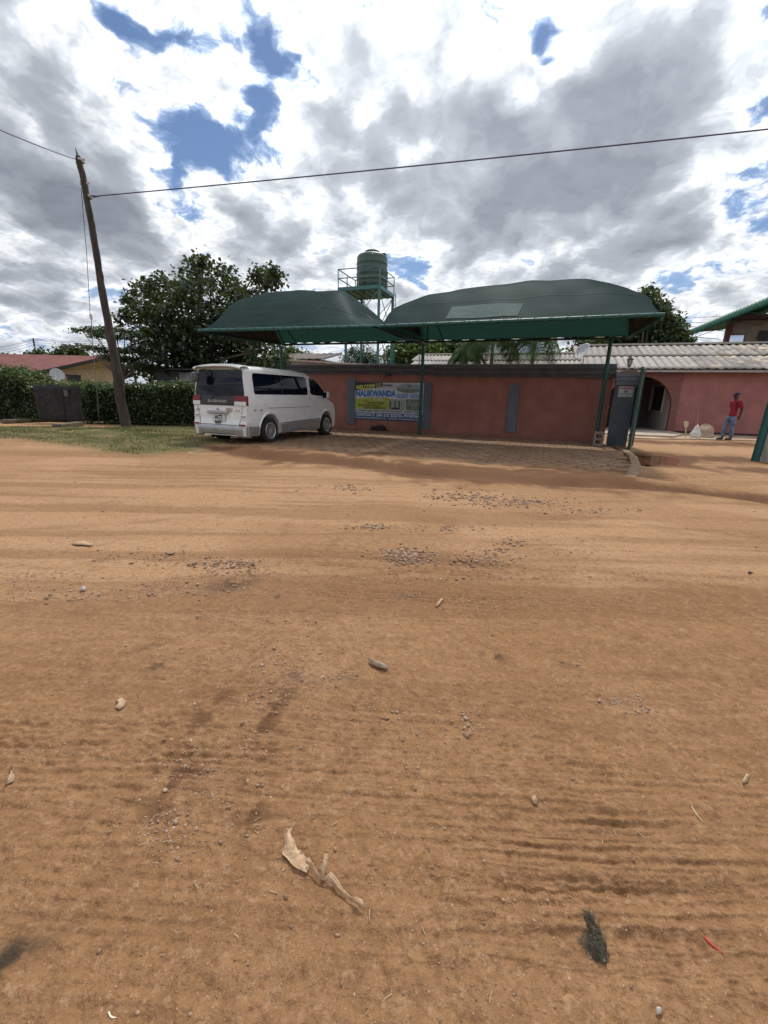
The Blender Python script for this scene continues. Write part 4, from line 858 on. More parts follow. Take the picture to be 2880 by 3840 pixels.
def cement_roof(name, x0, x1, rows, label_parent, y_off=0., sheet=.95, pitch=.146, grime=None, seed=1):
    """rows: list of (y_low, z_low, y_high, z_high) courses"""
    R_ = np.random.default_rng(seed); V = []; F = []; T_ = []; Gm = []; Vl = []
    for ci, (ya, za, yb_, zb_) in enumerate(rows):
        x = x0 - .3*ci
        while x < x1:
            xe = min(x+sheet, x1); k = max(2, int((xe-x)/pitch*8)); xs = np.linspace(x, xe+.05, k); nn_ = 6
            tone = R_.random(); lift = .040*ci + .006*R_.random(); n0 = len(V); tw = R_.normal()*.008
            for j in range(nn_):
                t = j/(nn_-1); y = ya+(yb_-ya)*t; z = za+(zb_-za)*t
                for i, xx in enumerate(xs):
                    V.append((xx, y+y_off, z + .024*math.cos(2*math.pi*xx/pitch) + lift + tw*t + .010*(1-i/(len(xs)-1)))); T_.append(tone); Vl.append(.5-.5*math.cos(2*math.pi*xx/pitch))
                    Gm.append(0 if grime is None else float(np.clip(grime(xx), 0, 1)))
            for j in range(nn_-1):
                for i in range(k-1): q = n0+j*k+i; F.append((q, q+1, q+k+1, q+k))
            x += sheet
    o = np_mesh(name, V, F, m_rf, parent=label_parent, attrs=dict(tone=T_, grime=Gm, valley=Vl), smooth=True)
    so = o.modifiers.new('s', 'SOLIDIFY'); so.thickness = .012; so.offset = -1; return o
ridg = 13.0; sl = (4.40-2.86)/(ridg-7.72)
def rz_(y): return 2.86+(y-7.72)*sl
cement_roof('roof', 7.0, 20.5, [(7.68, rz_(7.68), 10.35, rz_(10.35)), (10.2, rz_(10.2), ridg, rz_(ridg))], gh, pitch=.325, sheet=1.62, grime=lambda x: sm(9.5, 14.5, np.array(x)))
rc = MB(); x = 7.0
while x < 20.5:
    rc.prism([(ridg-.28, rz_(ridg)+.02), (ridg, rz_(ridg)+.14), (ridg+.28, rz_(ridg)+.02), (ridg, rz_(ridg)+.10)], x, min(x+1.52, 20.5), 0)
    x += 1.5
rc.build('ridge_cap', pm('grimy ridge', (.10, .085, .07), .9, .3, 4, .4), gh)
MB().add([(7.0, ridg, rz_(ridg)), (20.5, ridg, rz_(ridg)), (20.5, 17.5, 2.9), (7.0, 17.5, 2.9)], [(0, 1, 2, 3)]).build('rear_slope', m_rf, gh)
lr = 11.1
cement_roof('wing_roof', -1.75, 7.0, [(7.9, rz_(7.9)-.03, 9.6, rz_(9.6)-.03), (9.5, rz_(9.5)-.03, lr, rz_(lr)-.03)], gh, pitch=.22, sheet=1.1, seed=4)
rc = MB(); rc.prism([(lr-.2, rz_(lr)), (lr, rz_(lr)+.09), (lr+.2, rz_(lr)), (lr, rz_(lr)+.05)], -1.8, 7.0, 0); rc.build('ridge_cap', pm('grimy ridge b', (.14, .12, .10), .9, .3, 4, .4), gh)
MB().add([(-1.75, lr, rz_(lr)-.03), (7.0, lr, rz_(lr)-.03), (7.0, 15, 2.7), (-1.75, 15, 2.7)], [(0, 1, 2, 3)]).build('rear_slope', m_rf, gh)
q = Yp(1573, 1335, 8.6); MB().tube([(q[0], 8.6, 2.9), (q[0], 8.6, q[2]+.05)], .045, 8).build('flue_pipe', pm('zinc', (.25, .25, .25), .5), gh, smooth=True)
# slab in front
sl_ = MB(); f_ = [(7.95, 2.7), (8.56, 3.0), (9.5, 3.3), (11.0, 4.2), (12.2, 4.6), (13.6, 5.2), (16.5, 6.2), (20.5, 7.6)]
sl_.prism(f_+[(20.5, GH-.03), (7.95, GH-.03)], -.15, .045, 2); o = sl_.build('pavement', pm('worn cement apron', (.36, .26, .17), .9, .3, 1.2, .4, 20), bevel=.01); o['kind'] = 'structure'
MB().prism([(7.95, 4.2), (10.4, 4.3), (11.25, 6.3), (11.25, GH-.07), (7.95, GH-.07)], .047, .105, 2).build('step', pm('cement step', (.38, .31, .24), .9, .25, 2, .4, 25), bevel=.01)['kind'] = 'structure'
MB().box((7.92, GH-.05, .02), (11.04, 13.39, .10)).build('floor', pm('porch floor', (.30, .26, .21), .6, .2, 2), None)['kind'] = 'structure'

# satellite dish on the roof
def dish(c, r, aim, label, post, group=None):
    L_ = thing('satellite_dish', label, 'satellite dish', c); aim = Vector(aim).normalized(); q = aim.to_track_quat('Z', 'Y').to_matrix()
    rows = []
    for rr in np.linspace(.02, 1, 9): rows.append([tuple(q @ Vector((r*rr*math.cos(t), r*1.06*rr*math.sin(t), .22*r*rr*rr)) + Vector(c)) for t in np.linspace(0, 2*math.pi, 28, endpoint=False)])
    o = MB().grid(rows, True).build('reflector', pm('dish grey', (.42, .43, .45), .5, .1, 6), L_, smooth=True); so = o.modifiers.new('s', 'SOLIDIFY'); so.thickness = .012
    f_ = q @ Vector((0, -r*.1, r*.95)) + Vector(c); e_ = q @ Vector((0, -r*1.0, .2*r)) + Vector(c)
    MB().tube([e_, f_], .012, 6).build('feed_arm', M_facia, L_); MB().tube([f_, f_ - aim*.12], .035, 8).build('feed_horn', M_facia, L_)
    b0 = q @ Vector((0, 0, -.12)) + Vector(c)
    MB().tube([q @ Vector((0, 0, 0)) + Vector(c), b0, (b0[0], b0[1], post)], .025, 8).build('mast', M_facia, L_); return L_
q = Yp(2186, 1320, 8.3); dish((q[0], 8.3, q[2]), .40, (-.55, -.5, .45), 'grey satellite dish standing on the corrugated roof edge', 2.95)

# ------------------------------------------------------------------ two-storey house with green awning
up = thing('upper_house', 'beige two storey house with green bullnose awning at the right edge', 'house', (16, 18, 0))
M_beige = pm('beige plaster', (.24, .195, .15), .85, .15, 2, .2, 30); M_awn = pm('green awning sheet', (.012, .115, .07), .45, .2, 3, .1, 30)
q0 = Yp(2725, 1300, 18.); 
MB().box((q0[0], 18., 0), (27, 18.9, 6.6)).build('wall', M_beige, up)
MB().box((q0[0]-.12, 17.93, 4.2), (q0[0]+.10, 18.2, 6.15)).build('corner_post', pm('maroon paint', (.12, .03, .03), .7), up)
MB().box((q0[0]-.1, 17.2, 6.3), (27, 17.98, 6.5)).build('eaves_shade_board', pm('maroon eaves shade', (.07, .03, .03), .8), up)  # dark board added to stand for the shade under the roof
w0, w1 = Yp(2733, 1254, 17.95), Yp(2788, 1290, 17.95)
MB().box((w0[0], 17.90, w1[2]), (w1[0], 17.96, w0[2])).build('window_frame', pm('maroon frame', (.13, .04, .04), .6), up)
MB().box((w0[0]+.08, 17.88, w1[2]+.06), (w1[0]-.08, 17.895, w0[2]-.07)).build('window_pane', pm('sky reflecting pane', (.55, .60, .66), .06, .05, 2, metal=.9), up)
d0, d1 = Yp(2850, 1240, 17.95), Yp(2880, 1320, 17.95)
MB().box((d0[0], 17.9, 3.9), (d0[0]+1.6, 17.96, d0[2])).build('doorway', M_dark, up)
rl = MB(); ry = 16.6
for x in np.linspace(d0[0]-.6, d0[0]+3, 20): rl.tube([(x, ry, 4.3), (x, ry, 5.15)], .012, 5)
rl.tube([(d0[0]-.6, ry, 5.17), (d0[0]+3, ry, 5.17)], .025, 6); rl.build('balcony_railing', M_blk, up); MB().box((d0[0]-.7, ry-.1, 4.1), (27, 18, 4.3)).build('balcony_floor', M_beige, up)
A_ = np.array(Yp(2556, 1262, 21.0)); B_ = np.array(Yp(2960, 1098, 14.0))
# bullnose awning along A_-B_: real ribbed strip
ab = B_-A_; ab[2] = 0; Ln = np.linalg.norm(ab[:2]); dh = ab/Ln; nh = np.array([dh[1], -dh[0], 0]);
if np.dot(nh[:2], CAM[:2]-A_[:2]) < 0: nh = -nh
rows = []; kk = int(Ln*34)
for i in range(kk):
    t = i/(kk-1); base = A_ + dh*Ln*t; base = np.array([base[0], base[1], A_[2]*(1-t)+B_[2]*t]); rb = .028*math.cos(2*math.pi*Ln*t/.24); row = []
    for k in range(12):
        if k < 9: an_ = math.pi*.55*k/8 - .15; rr = .50+rb; row.append(base + nh*(rr*math.cos(an_)) + np.array([0, 0, rr*math.sin(an_)-.30]))
        else: an_ = math.pi*.55-.15; e0 = base + nh*((.50+rb)*math.cos(an_)) + np.array([0, 0, (.50+rb)*math.sin(an_)-.30]); row.append(e0 - nh*(k-8)*.9 + np.array([0, 0, (k-8)*.10]))
    rows.append(row)
o = MB().grid(rows).build('awning', M_awn, up, smooth=True); so = o.modifiers.new('s', 'SOLIDIFY'); so.thickness = .01
st = MB()
for t in (.15, .35, .55, .75): 
    p0 = A_+dh*Ln*t; zt_ = A_[2]*(1-t)+B_[2]*t; st.tube([(p0[0]+nh[0]*.4, p0[1]+nh[1]*.4, zt_-.32), (p0[0]-nh[0]*1.8, p0[1]-nh[1]*1.8, zt_-.42)], .02, 5)
p0 = A_+dh*Ln*.1; p1 = A_+dh*Ln*.95; st.tube([(p0[0]-.2, p0[1]+.5, A_[2]-.35), (p1[0], p1[1]+.6, B_[2]-.6)], .02, 5); st.build('truss', M_gd, up)

# ------------------------------------------------------------------ water tower
TY = 12.
tk = Yp(1395, 1090, TY); wt_ = thing('water_tower', 'tall teal steel tower frame carrying a platform behind the left canopy', 'tower', (tk[0], TY, 0))
M_teal = pm('teal steel', (.055, .16, .16), .5, .2, 6); M_tw = pm('tower steel', (.10, .19, .20), .5, .25, 6)
pz = tk[2]; X0, X1 = Yp(1275, 1100, TY-1)[0], Yp(1420, 1098, TY-1.2)[0]; Ya, Yb = TY-1.25, TY+1.35
X1 = X0+2.75
pf = MB(); pf.box((X0, Ya, pz-.20), (X1, Yb, pz-.16))
for p, q_ in (((X0, Ya), (X1, Ya)), ((X1, Ya), (X1, Yb)), ((X1, Yb), (X0, Yb)), ((X0, Yb), (X0, Ya))): pf.bar((*p, pz-.10), (*q_, pz-.10), .08, .20)
for t in np.linspace(.15, .85, 5): pf.bar((X0+(X1-X0)*t, Ya, pz-.22), (X0+(X1-X0)*t, Yb, pz-.22), .05)
pf.build('platform', M_teal, wt_)
lg = [(X0+.5, Ya+.05), (X1-.05, Ya+.05), (X1-.05, Yb-.05), (X0+.5, Yb-.05)]
for x, y in lg: MB().bar((x, y, 0), (x, y, pz-.2), .13).build('leg', M_teal, wt_)
br = MB()
for (xa, ya), (xb, yb_) in zip(lg, lg[1:]+lg[:1]):
    for z0, z1 in ((.5, 2.9), (2.9, 5.3), (5.3, pz-.25)): br.bar((xa, ya, z0), (xb, yb_, z1), .035); br.bar((xb, yb_, z0), (xa, ya, z1), .035); br.bar((xa, ya, z0), (xb, yb_, z0), .05)
br.build('bracing', M_tw, wt_)
rl = MB()
for p, q_ in (((X0, Ya), (X1, Ya)), ((X1, Ya), (X1, Yb)), ((X1, Yb), (X0, Yb)), ((X0, Yb), (X0, Ya))):
    for z in (.50, 1.0): rl.bar((*p, pz+z), (*q_, pz+z), .045)
    for t in (0, .5): rl.bar((p[0]+(q_[0]-p[0])*t, p[1]+(q_[1]-p[1])*t, pz), (p[0]+(q_[0]-p[0])*t, p[1]+(q_[1]-p[1])*t, pz+1.02), .045)
rl.build('railing', M_tw, wt_)
ld = MB(); lx = X1-.15
for s_ in (0, .35): ld.bar((lx+.15, Yb+.05+s_, 0), (lx+.15, Yb+.05+s_, pz+.2), .04)
for z in np.arange(.3, pz, .3): ld.bar((lx+.15, Yb+.05, z), (lx+.15, Yb+.4, z), .025)
ld.build('ladder', M_teal, wt_)
tt = Yp(1394, 945, TY); tc_ = ((Yp(1394, 1085, TY)[0]), TY, pz); th = tt[2]-pz-.12; tr_ = (Yp(1448, 1010, TY)[0]-Yp(1341, 1010, TY)[0])/2*.985
prof_ = [(tr_*.97, 0), (tr_, .04)]
for k in range(1, 6): z = th*.86*k/6; prof_ += [(tr_, z-.07), (tr_*1.02, z-.04), (tr_*1.02, z+.04), (tr_, z+.07)]
prof_ += [(tr_, th*.86), (tr_*.985, th*.90), (tr_*.90, th*.945), (tr_*.70, th*.985), (tr_*.46, th), (tr_*.46, th+.04)]
tn = thing('water_tank', 'green ribbed plastic water tank standing on the tower platform', 'water tank', tc_)
MB().lathe(prof_, tc_, 40).build('shell', pm('tank green', (.045, .090, .070), .5, .1, 3), tn, smooth=True)
MB().lathe([(tr_*.44, th+.04), (tr_*.47, th+.05), (tr_*.47, th+.14), (tr_*.40, th+.17)], tc_, 28).build('lid', pm('tank lid', (.04, .075, .06), .5, .1, 3), tn, smooth=True)
MB().box((tc_[0]+tr_*.62, tc_[1]-.15, pz+th*.90), (tc_[0]+tr_*.95, tc_[1]+.15, pz+th*.99)).build('outlet_box', pm('tank fitting', (.03, .10, .08), .5), tn, bevel=.02)
MB().tube([(tc_[0]-.1, TY-1.0, 0), (tc_[0]-.1, TY-1.0, pz+.3)], .03, 6).build('water_pipe', M_blk, wt_)

# ------------------------------------------------------------------ leaning tools, bags
def at_z(u, v, z): return Zp(u, v, z)
s0 = at_z(2570, 1640, .05); sp = thing('wooden_paddle', 'pale wooden paddle leaning on the pink house wall', 'paddle', s0)
s1 = s0+np.array([.25, 1.6, 1.0]); top = Yp(2573, 1588, s0[1]+.30)
MB().tube([s0, s0+(top-s0)*.72], .022, 8).build('handle', M_straw, sp, smooth=True)
e1 = s0+(top-s0)*.72; up3 = (top-s0)/np.linalg.norm(top-s0); 
MB().add([e1+np.array([sx*w_, sy*.02, 0])+up3*h for h, w_ in ((-.04, .02), (.08, .07), (.22, .085), (.27, .05)) for sx, sy in ((-1, -1), (1, -1), (1, 1), (-1, 1))],
         [(i*4+j, i*4+(j+1) % 4, i*4+4+(j+1) % 4, i*4+4+j) for i in range(3) for j in range(4)]+[(12, 13, 14, 15)]).build('blade', M_straw, sp, smooth=False)
M_sack = pm('woven sack', (.40, .30, .22), .8, .2, 8, .6, 30); M_sackw = pm('white sack', (.62, .62, .60), .6, .15, 8, .6, 20)
def bag(u, v, sx, sy, sz, label, m_, seed, dy=0):
    c = at_z(u, v, .05); c[1] += dy; R_ = random.Random(seed); rows = []
    for i in range(12):
        t = i/11; zz = sz*t; prof = .93*(1-t**2.2)**.62*(1+.10*math.sin(t*9+seed))+.06
        rows.append([(c[0]+sx*prof*math.cos(a)*(1+.12*math.sin(3*a+seed+2*t)+.08*math.sin(7*a+5*t)+.04*math.sin(13*a-9*t)), c[1]+sy*prof*math.sin(a)*(1+.08*math.sin(4*a+seed)), c[2]+zz*(1+.10*math.sin(2*a+seed))) for a in np.linspace(0, 2*math.pi, 30, endpoint=False)])
    b_ = MB().grid(rows, True); b_.f.append(tuple(range(30))); b_.f.append(tuple(range(330, 360)))
    o = b_.build('sack', m_, loc=c, smooth=False); return tag(o, label, 'sack')
bag(2640, 1639, .30, .22, .50, 'stuffed brown woven sack slumped against the pink wall', M_sack, 2)
bag(2603, 1640, .17, .15, .48, 'smaller white plastic sack leaning on the brown sack', M_sackw, 5, -.12)
b0 = at_z(2617, 1632, .05)+np.array([0, .35, 0]); b1 = Yp(2621, 1535, b0[1]+.25)
br_ = thing('broom', 'broom with a reddish wooden handle standing behind the sacks', 'broom', b0)
MB().tube([b0+np.array([0, 0, .12]), b1], .02, 8).build('handle', pm('red wood', (.40, .17, .10), .7), br_, smooth=True)
MB().box(tuple(b0+np.array([-.15, -.03, 0])), tuple(b0+np.array([.15, .03, .12]))).build('head', M_straw, br_, bevel=.01)

# ================================================================== vegetation
def leaf_mat(name, a, b_, c3, trans=.35):
    m_ = bpy.data.materials.new(name); m_.use_nodes = True; g = G(m_.node_tree); g.N.remove(g.N['Principled BSDF'])
    at = g.N.new('ShaderNodeAttribute'); at.attribute_name = 'tone'
    c = g.ramp(at.outputs['Fac'], [(0, a), (.6, b_), (1, c3)])
    d = g.N.new('ShaderNodeBsdfDiffuse'); t = g.N.new('ShaderNodeBsdfTranslucent'); gl = g.N.new('ShaderNodeBsdfGlossy')
    g.L.new(c, d.inputs[0]); tc_ = g.mix(.5, c, (.16, .22, .03)); g.L.new(tc_, t.inputs[0]); gl.inputs['Roughness'].default_value = .38; gl.inputs[0].default_value = (.8, .85, .8, 1)
    m1 = g.N.new('ShaderNodeMixShader'); m1.inputs[0].default_value = trans; g.L.new(d.outputs[0], m1.inputs[1]); g.L.new(t.outputs[0], m1.inputs[2])
    m2 = g.N.new('ShaderNodeMixShader'); m2.inputs[0].default_value = .06; g.L.new(m1.outputs[0], m2.inputs[1]); g.L.new(gl.outputs[0], m2.inputs[2])
    g.L.new(m2.outputs[0], g.N['Material Output'].inputs[0]); return m_
def leaves(name, C_, size, mat, parent=None, droop=.3, seed=1, tone=None, aspect=.42, up=None, loc=(0, 0, 0)):
    """leaf blades (two folded quads as a kite) at centres C_"""
    R_ = np.random.default_rng(seed); n = len(C_); C_ = np.asarray(C_)
    d = R_.normal(size=(n, 3)); d[:, 2] = d[:, 2]*.55-droop
    if up is not None: d = d*.6+up
    d /= np.linalg.norm(d, axis=1)[:, None]
    s_ = np.cross(d, R_.normal(size=(n, 3))+np.array([0, 0, 1.2])); s_ /= np.linalg.norm(s_, axis=1)[:, None]; nn_ = np.cross(s_, d)
    L_ = (size*R_.uniform(.6, 1.25, n))[:, None]; W = L_*aspect
    V = np.stack([C_, C_+d*L_*.45+s_*W+nn_*L_*.10, C_+d*L_, C_+d*L_*.45-s_*W+nn_*L_*.10], 1).reshape(-1, 3)
    F = np.arange(4*n).reshape(n, 4); F = np.concatenate([F[:, [0, 1, 2]], F[:, [0, 2, 3]]])
    t = R_.random(n) if tone is None else np.clip(tone+R_.normal(size=n)*.16, 0, 1)
    return np_mesh(name, V, F, mat, parent=parent, loc=loc, attrs=dict(tone=np.repeat(t, 4)))
M_bark = pm('bark', (.14, .105, .08), .9, .3, 8, .7, 40)
M_lvD = leaf_mat('broad leaf dark', (.014, .024, .013), (.026, .044, .021), (.05, .08, .033), .24)
M_lvH = leaf_mat('hedge leaf', (.014, .030, .011), (.036, .066, .020), (.11, .15, .045))
M_lvY = leaf_mat('light leaf', (.03, .06, .015), (.06, .11, .025), (.14, .18, .05))
M_lvC = leaf_mat('conifer leaf', (.014, .026, .014), (.028, .05, .022), (.06, .08, .03))
def branch_tree(name, label, cat, base, H, spheres, leaf, nl, mat, seed=1, trunk_r=.16, clump=.28, per=34, droop=.3, aspect=.42, group=None, limbs=1.0, flat=1.0):
    R_ = np.random.default_rng(seed); L_ = thing(name, label, cat, base, 0, group); base = np.array(base, float)
    S = [(np.array(c), r) for c, r in spheres]; tot = sum(r**2.3 for _, r in S); mb = MB()
    cen = sum((c*r for c, r in S))/sum(r for _, r in S)
    top = base*.25+cen*.75; top[2] = base[2]+(cen[2]-base[2])*.55
    pts = [base-np.array([0, 0, .2]), base*.6+top*.4+R_.normal(size=3)*.1, top]; mb.tube(pts, [trunk_r, trunk_r*.8, trunk_r*.6], 9, False)
    P = []; T_ = []
    for c, r in S:
        mid = (top+c)/2+R_.normal(size=3)*r*.12; mb.tube([top, mid, c], [trunk_r*.5, trunk_r*.3, trunk_r*.16], 6, False)
        k = max(5, int(nl*(r**2.3)/tot/per)); tips = []
        dirs = R_.normal(size=(k, 3)); dirs /= np.linalg.norm(dirs, axis=1)[:, None]; rad = r*R_.uniform(.15, 1.0, k)**.5*np.where(R_.random(k) < .12, 1.35, 1.05)
        cc = c+dirs*rad[:, None]*np.array([1, 1, .85*flat])
        for q in cc[:int(min(k, 14)*limbs)]: mb.tube([c, (c+q)/2+R_.normal(size=3)*r*.08, q], [trunk_r*.14, trunk_r*.08, trunk_r*.03], 4, False)
        for q in cc:
            tn_ = np.clip(.5+.25*R_.normal(), 0, 1); m_n = int(per*R_.uniform(.5, 1.4))
            P.append(q+R_.normal(size=(m_n, 3))*clump*np.array([1, 1, .75*flat])); T_.append(np.full(m_n, tn_))
    mb.build('trunk', M_bark, L_, smooth=True)
    P = np.concatenate(P); T_ = np.concatenate(T_)
    leaves('crown', P, leaf, mat, L_, droop, seed+5, T_, aspect); return L_
def spx(lst, y, jit=0, seed=0):
    """balls of foliage whose outline was measured on the photograph, standing at depth y (+own offsets)"""
    R_ = np.random.default_rng(seed); out = []
    for it in lst:
        u, v, r = it[:3]; yy = y+(it[3] if len(it) > 3 else R_.uniform(-jit, jit)); c = Yp(u, v, yy); e = Yp(u+r, v, yy)
        out.append((c, np.linalg.norm(ray(u, v))*0+abs(np.dot(e-c, CR))))
    return out
q = Yp(745, 1600, 3.5)
branch_tree('broadleaf_tree', 'big dark broadleaf tree spreading behind the hedge and the van', 'tree', (q[0], 3.5, 0), 7,
    spx([(745,1170,115),(650,1100,75),(745,1045,55),(840,1060,60),(900,1110,70),(560,1120,60),(520,1185,45),(600,1200,85),(860,1190,105),(640,1290,100),(780,1290,110),(900,1290,100),(560,1290,60),(700,1370,80),(820,1370,90),(940,1370,90),(1000,1310,60),(975,1060,34),(1010,1040,20),(760,1000,26),(550,1060,22),(500,1110,24),(475,1175,22),(1040,1350,45),(690,1040,34),(640,1085,20),(630,1060,14),(745,1000,18),(755,980,12),(560,1085,14),(960,1020,14),(1025,1020,14),(1030,1055,16),(480,1130,16),(455,1185,14),(500,1385,40),(560,1400,40),(620,1405,40)], 3.5, 1.6, 3),
    .24, 17500, M_lvD, 3, .19, .20, 26, .5, .34)
q = Yp(500, 1560, 1.0)
L_ = branch_tree('flat_topped_tree', 'flat topped spreading tree with layered twigs behind the wooden pole', 'tree', (q[0], 1.0, 0), 4,
    spx([(310,1243,22),(345,1238,26),(385,1240,28),(430,1236,26),(470,1246,24),(400,1262,30),(365,1258,26),(440,1262,30),(500,1258,22),(312,1300,16),(345,1306,22),(385,1312,26),(425,1318,28),(465,1318,28),(505,1308,24),(400,1336,26),(440,1346,30),(480,1350,34),(540,1330,34),(520,1370,34),(560,1380,40),(580,1345,30)], 1.0, .8, 5),
    .10, 9000, M_lvD, 8, .09, .16, 28, -.1, .42, limbs=.6, flat=.32)
q = Yp(2440, 1560, 16)
branch_tree('evergreen_tree', 'tall dark evergreen tree behind the guest house roof', 'tree', (q[0], 16, 0), 8,
    spx([(2420,1120,30),(2440,1150,36),(2385,1130,26),(2400,1170,50),(2455,1200,42),(2380,1220,60),(2440,1250,60),(2340,1270,60),(2500,1265,42),(2540,1250,30),(2525,1285,36),(2300,1285,50),(2250,1300,50),(2190,1300,45),(2420,1290,50),(2350,1180,40),(2430,1100,16),(2465,1160,36),(2500,1225,44),(2545,1262,34),(2480,1200,46)], 16, 1.2, 9),
    .24, 21000, M_lvC, 15, .25, .24, 26, -.25, .36)
q = Yp(2580, 1560, 15); branch_tree('shrub', 'small leafy top poking above the roof ridge under the green awning', 'shrub', (q[0], 15, 0), 4,
    spx([(2575,1282,14),(2592,1276,10),(2560,1290,10)], 15, .2, 2), .14, 500, M_lvC, 4, .06, .12, 14, -.2)
def simple_tree(u, y, sp_, leaf, nl, mat, label, seed, cat='tree', name='tree', **k):
    q = Yp(u, 1560, y); return branch_tree(name, label, cat, (q[0], y, 0), 5, spx(sp_, y, .8, seed), leaf, nl, mat, seed, group=k.pop('group', None), **k)
simple_tree(1520, 17, [(1500,1310,40),(1550,1300,50),(1600,1305,45),(1540,1345,60),(1480,1350,40),(1610,1350,45)], .26, 6000, M_lvY, 'bright green feathery tree behind the wall right of the tower', 21, clump=.3)
simple_tree(1700, 21, [(1660,1310,45),(1720,1310,45),(1780,1325,40),(1700,1345,50),(1640,1340,40),(1760,1350,40)], .28, 4500, M_lvC, 'dark green tree between the bright tree and the palms', 22, clump=.32)
simple_tree(2170, 20, [(2080,1345,25),(2120,1350,22),(2210,1335,50),(2250,1320,45),(2150,1330,20)], .26, 3500, M_lvC, 'dark low tree behind the satellite dish', 23, clump=.3)
simple_tree(1350, 14, [(1330,1330,26),(1370,1335,28),(1310,1350,24),(1400,1350,28),(1350,1360,30)], .22, 2600, M_lvC, 'dark spiky bush behind the legs of the water tower', 24, clump=.2, droop=-.5, aspect=.16)
simple_tree(1060, 10, [(1080,1330,44),(1130,1335,34),(1030,1360,50),(1170,1345,16)], .18, 2400, M_lvY, 'light green treetop behind the left canopy post', 25, clump=.2)
# tree line far off on the left
FT = [(20,1345,34,-.2),(60,1345,26,0),(110,1330,26,0),(150,1325,26,0),(235,1305,16,0),(262,1298,18,0),(290,1310,22,0),(200,1330,22,0)]
lbl = ['dark round treetop at the left edge beyond the red roof', 'low dark tree left of the distant pole', 'dark tree just left of the distant pole', 'dark tree behind the foot of the distant pole',
       'slim pointed tree, left one of the three above the red roof', 'tall pointed tree, middle one of the three above the red roof', 'pointed tree, right one of the three above the red roof', 'broad tree right of the distant pole']
for k, (u, v, r, _) in enumerate(FT):
    y = 40+3*(k % 3); q = Yp(u, 1560, y)
    branch_tree('tree', lbl[k], 'tree', (q[0], y, 0), 8, spx([(u, v+20, r*.7), (u-r*.5, v+18+r*.6, r*.6), (u+r*.5, v+18+r*.6, r*.6), (u, v+20-r*.5, r*.35)], y, 1., k), .6, 1500, M_lvC if k % 2 else M_lvD, 40+k, .4, .5, 20, 0, .4, 'trees beyond the red roofed house')
# palms
M_ptr = pm('palm trunk', (.10, .095, .08), .9, .3, 6, .5)
def palm(u, vtop, y, n, fl, label, seed, lean=0., tr=.09):
    R_ = random.Random(seed); top = Yp(u, vtop, y); L_ = thing('palm_tree', label, 'palm tree', (top[0]-lean, y, 0), 0, 'palm trees behind the wall')
    MB().tube([(top[0]-lean, y, -.1), (top[0]-lean*.6, y, top[2]*.5), tuple(top)], [tr*1.3, tr, tr*.8], 8).build('trunk', M_ptr, L_, smooth=True)
    P = []; F = []
    for k in range(n):
        a = 2*math.pi*k/n+R_.uniform(-.2, .2); el = R_.uniform(.1, 1.1); l = fl*R_.uniform(.75, 1.1); pts = []; p = np.array(top, float); d = np.array([math.cos(a)*math.cos(el), math.sin(a)*math.cos(el), math.sin(el)])
        for i in range(13): pts.append(p.copy()); p = p+d*l/12; d = d+np.array([0, 0, -.24]); d /= np.linalg.norm(d)
        mb = MB(); mb.tube(pts, [.018*(1-i/14) for i in range(13)], 4)
        for i in range(2, 13):
            t = i/12; dd = pts[i]-pts[i-1]; dd /= np.linalg.norm(dd); sd_ = np.cross(dd, [0, 0, 1.]); sd_ /= np.linalg.norm(sd_)+1e-6
            for sg_ in (-1, 1):
                for jj in (0, .33, .66):
                    b0 = pts[i-1]+(pts[i]-pts[i-1])*jj; ll = l*.34*math.sin(math.pi*min(.95, .15+t*.85))**.6*R_.uniform(.8, 1.1)
                    e = b0+sd_*sg_*ll*.65+dd*ll*.5+np.array([0, 0, -ll*.85]); m_ = (b0+e)/2+np.array([0, 0, .04*ll]); w_ = dd*.016
                    mb.add([b0-w_, b0+w_, m_+w_*1.2, e, m_-w_*1.2], [(0, 1, 2, 4), (4, 2, 3)])
        o = mb.build('frond', M_palm, L_)
M_palm = pm('palm green', (.030, .070, .018), .7, .3, 3, c2=(.065, .11, .03), spec=.2)
palm(1850, 1275, 7.2, 22, 2.5, 'dense palm behind the wall in front of the cement roof', 1)
palm(2010, 1258, 7.0, 18, 2.3, 'taller palm with a slim grey trunk behind the wall', 2, .1)
palm(1750, 1330, 6.6, 12, 1.6, 'low ragged palm left of the dense palm', 3)

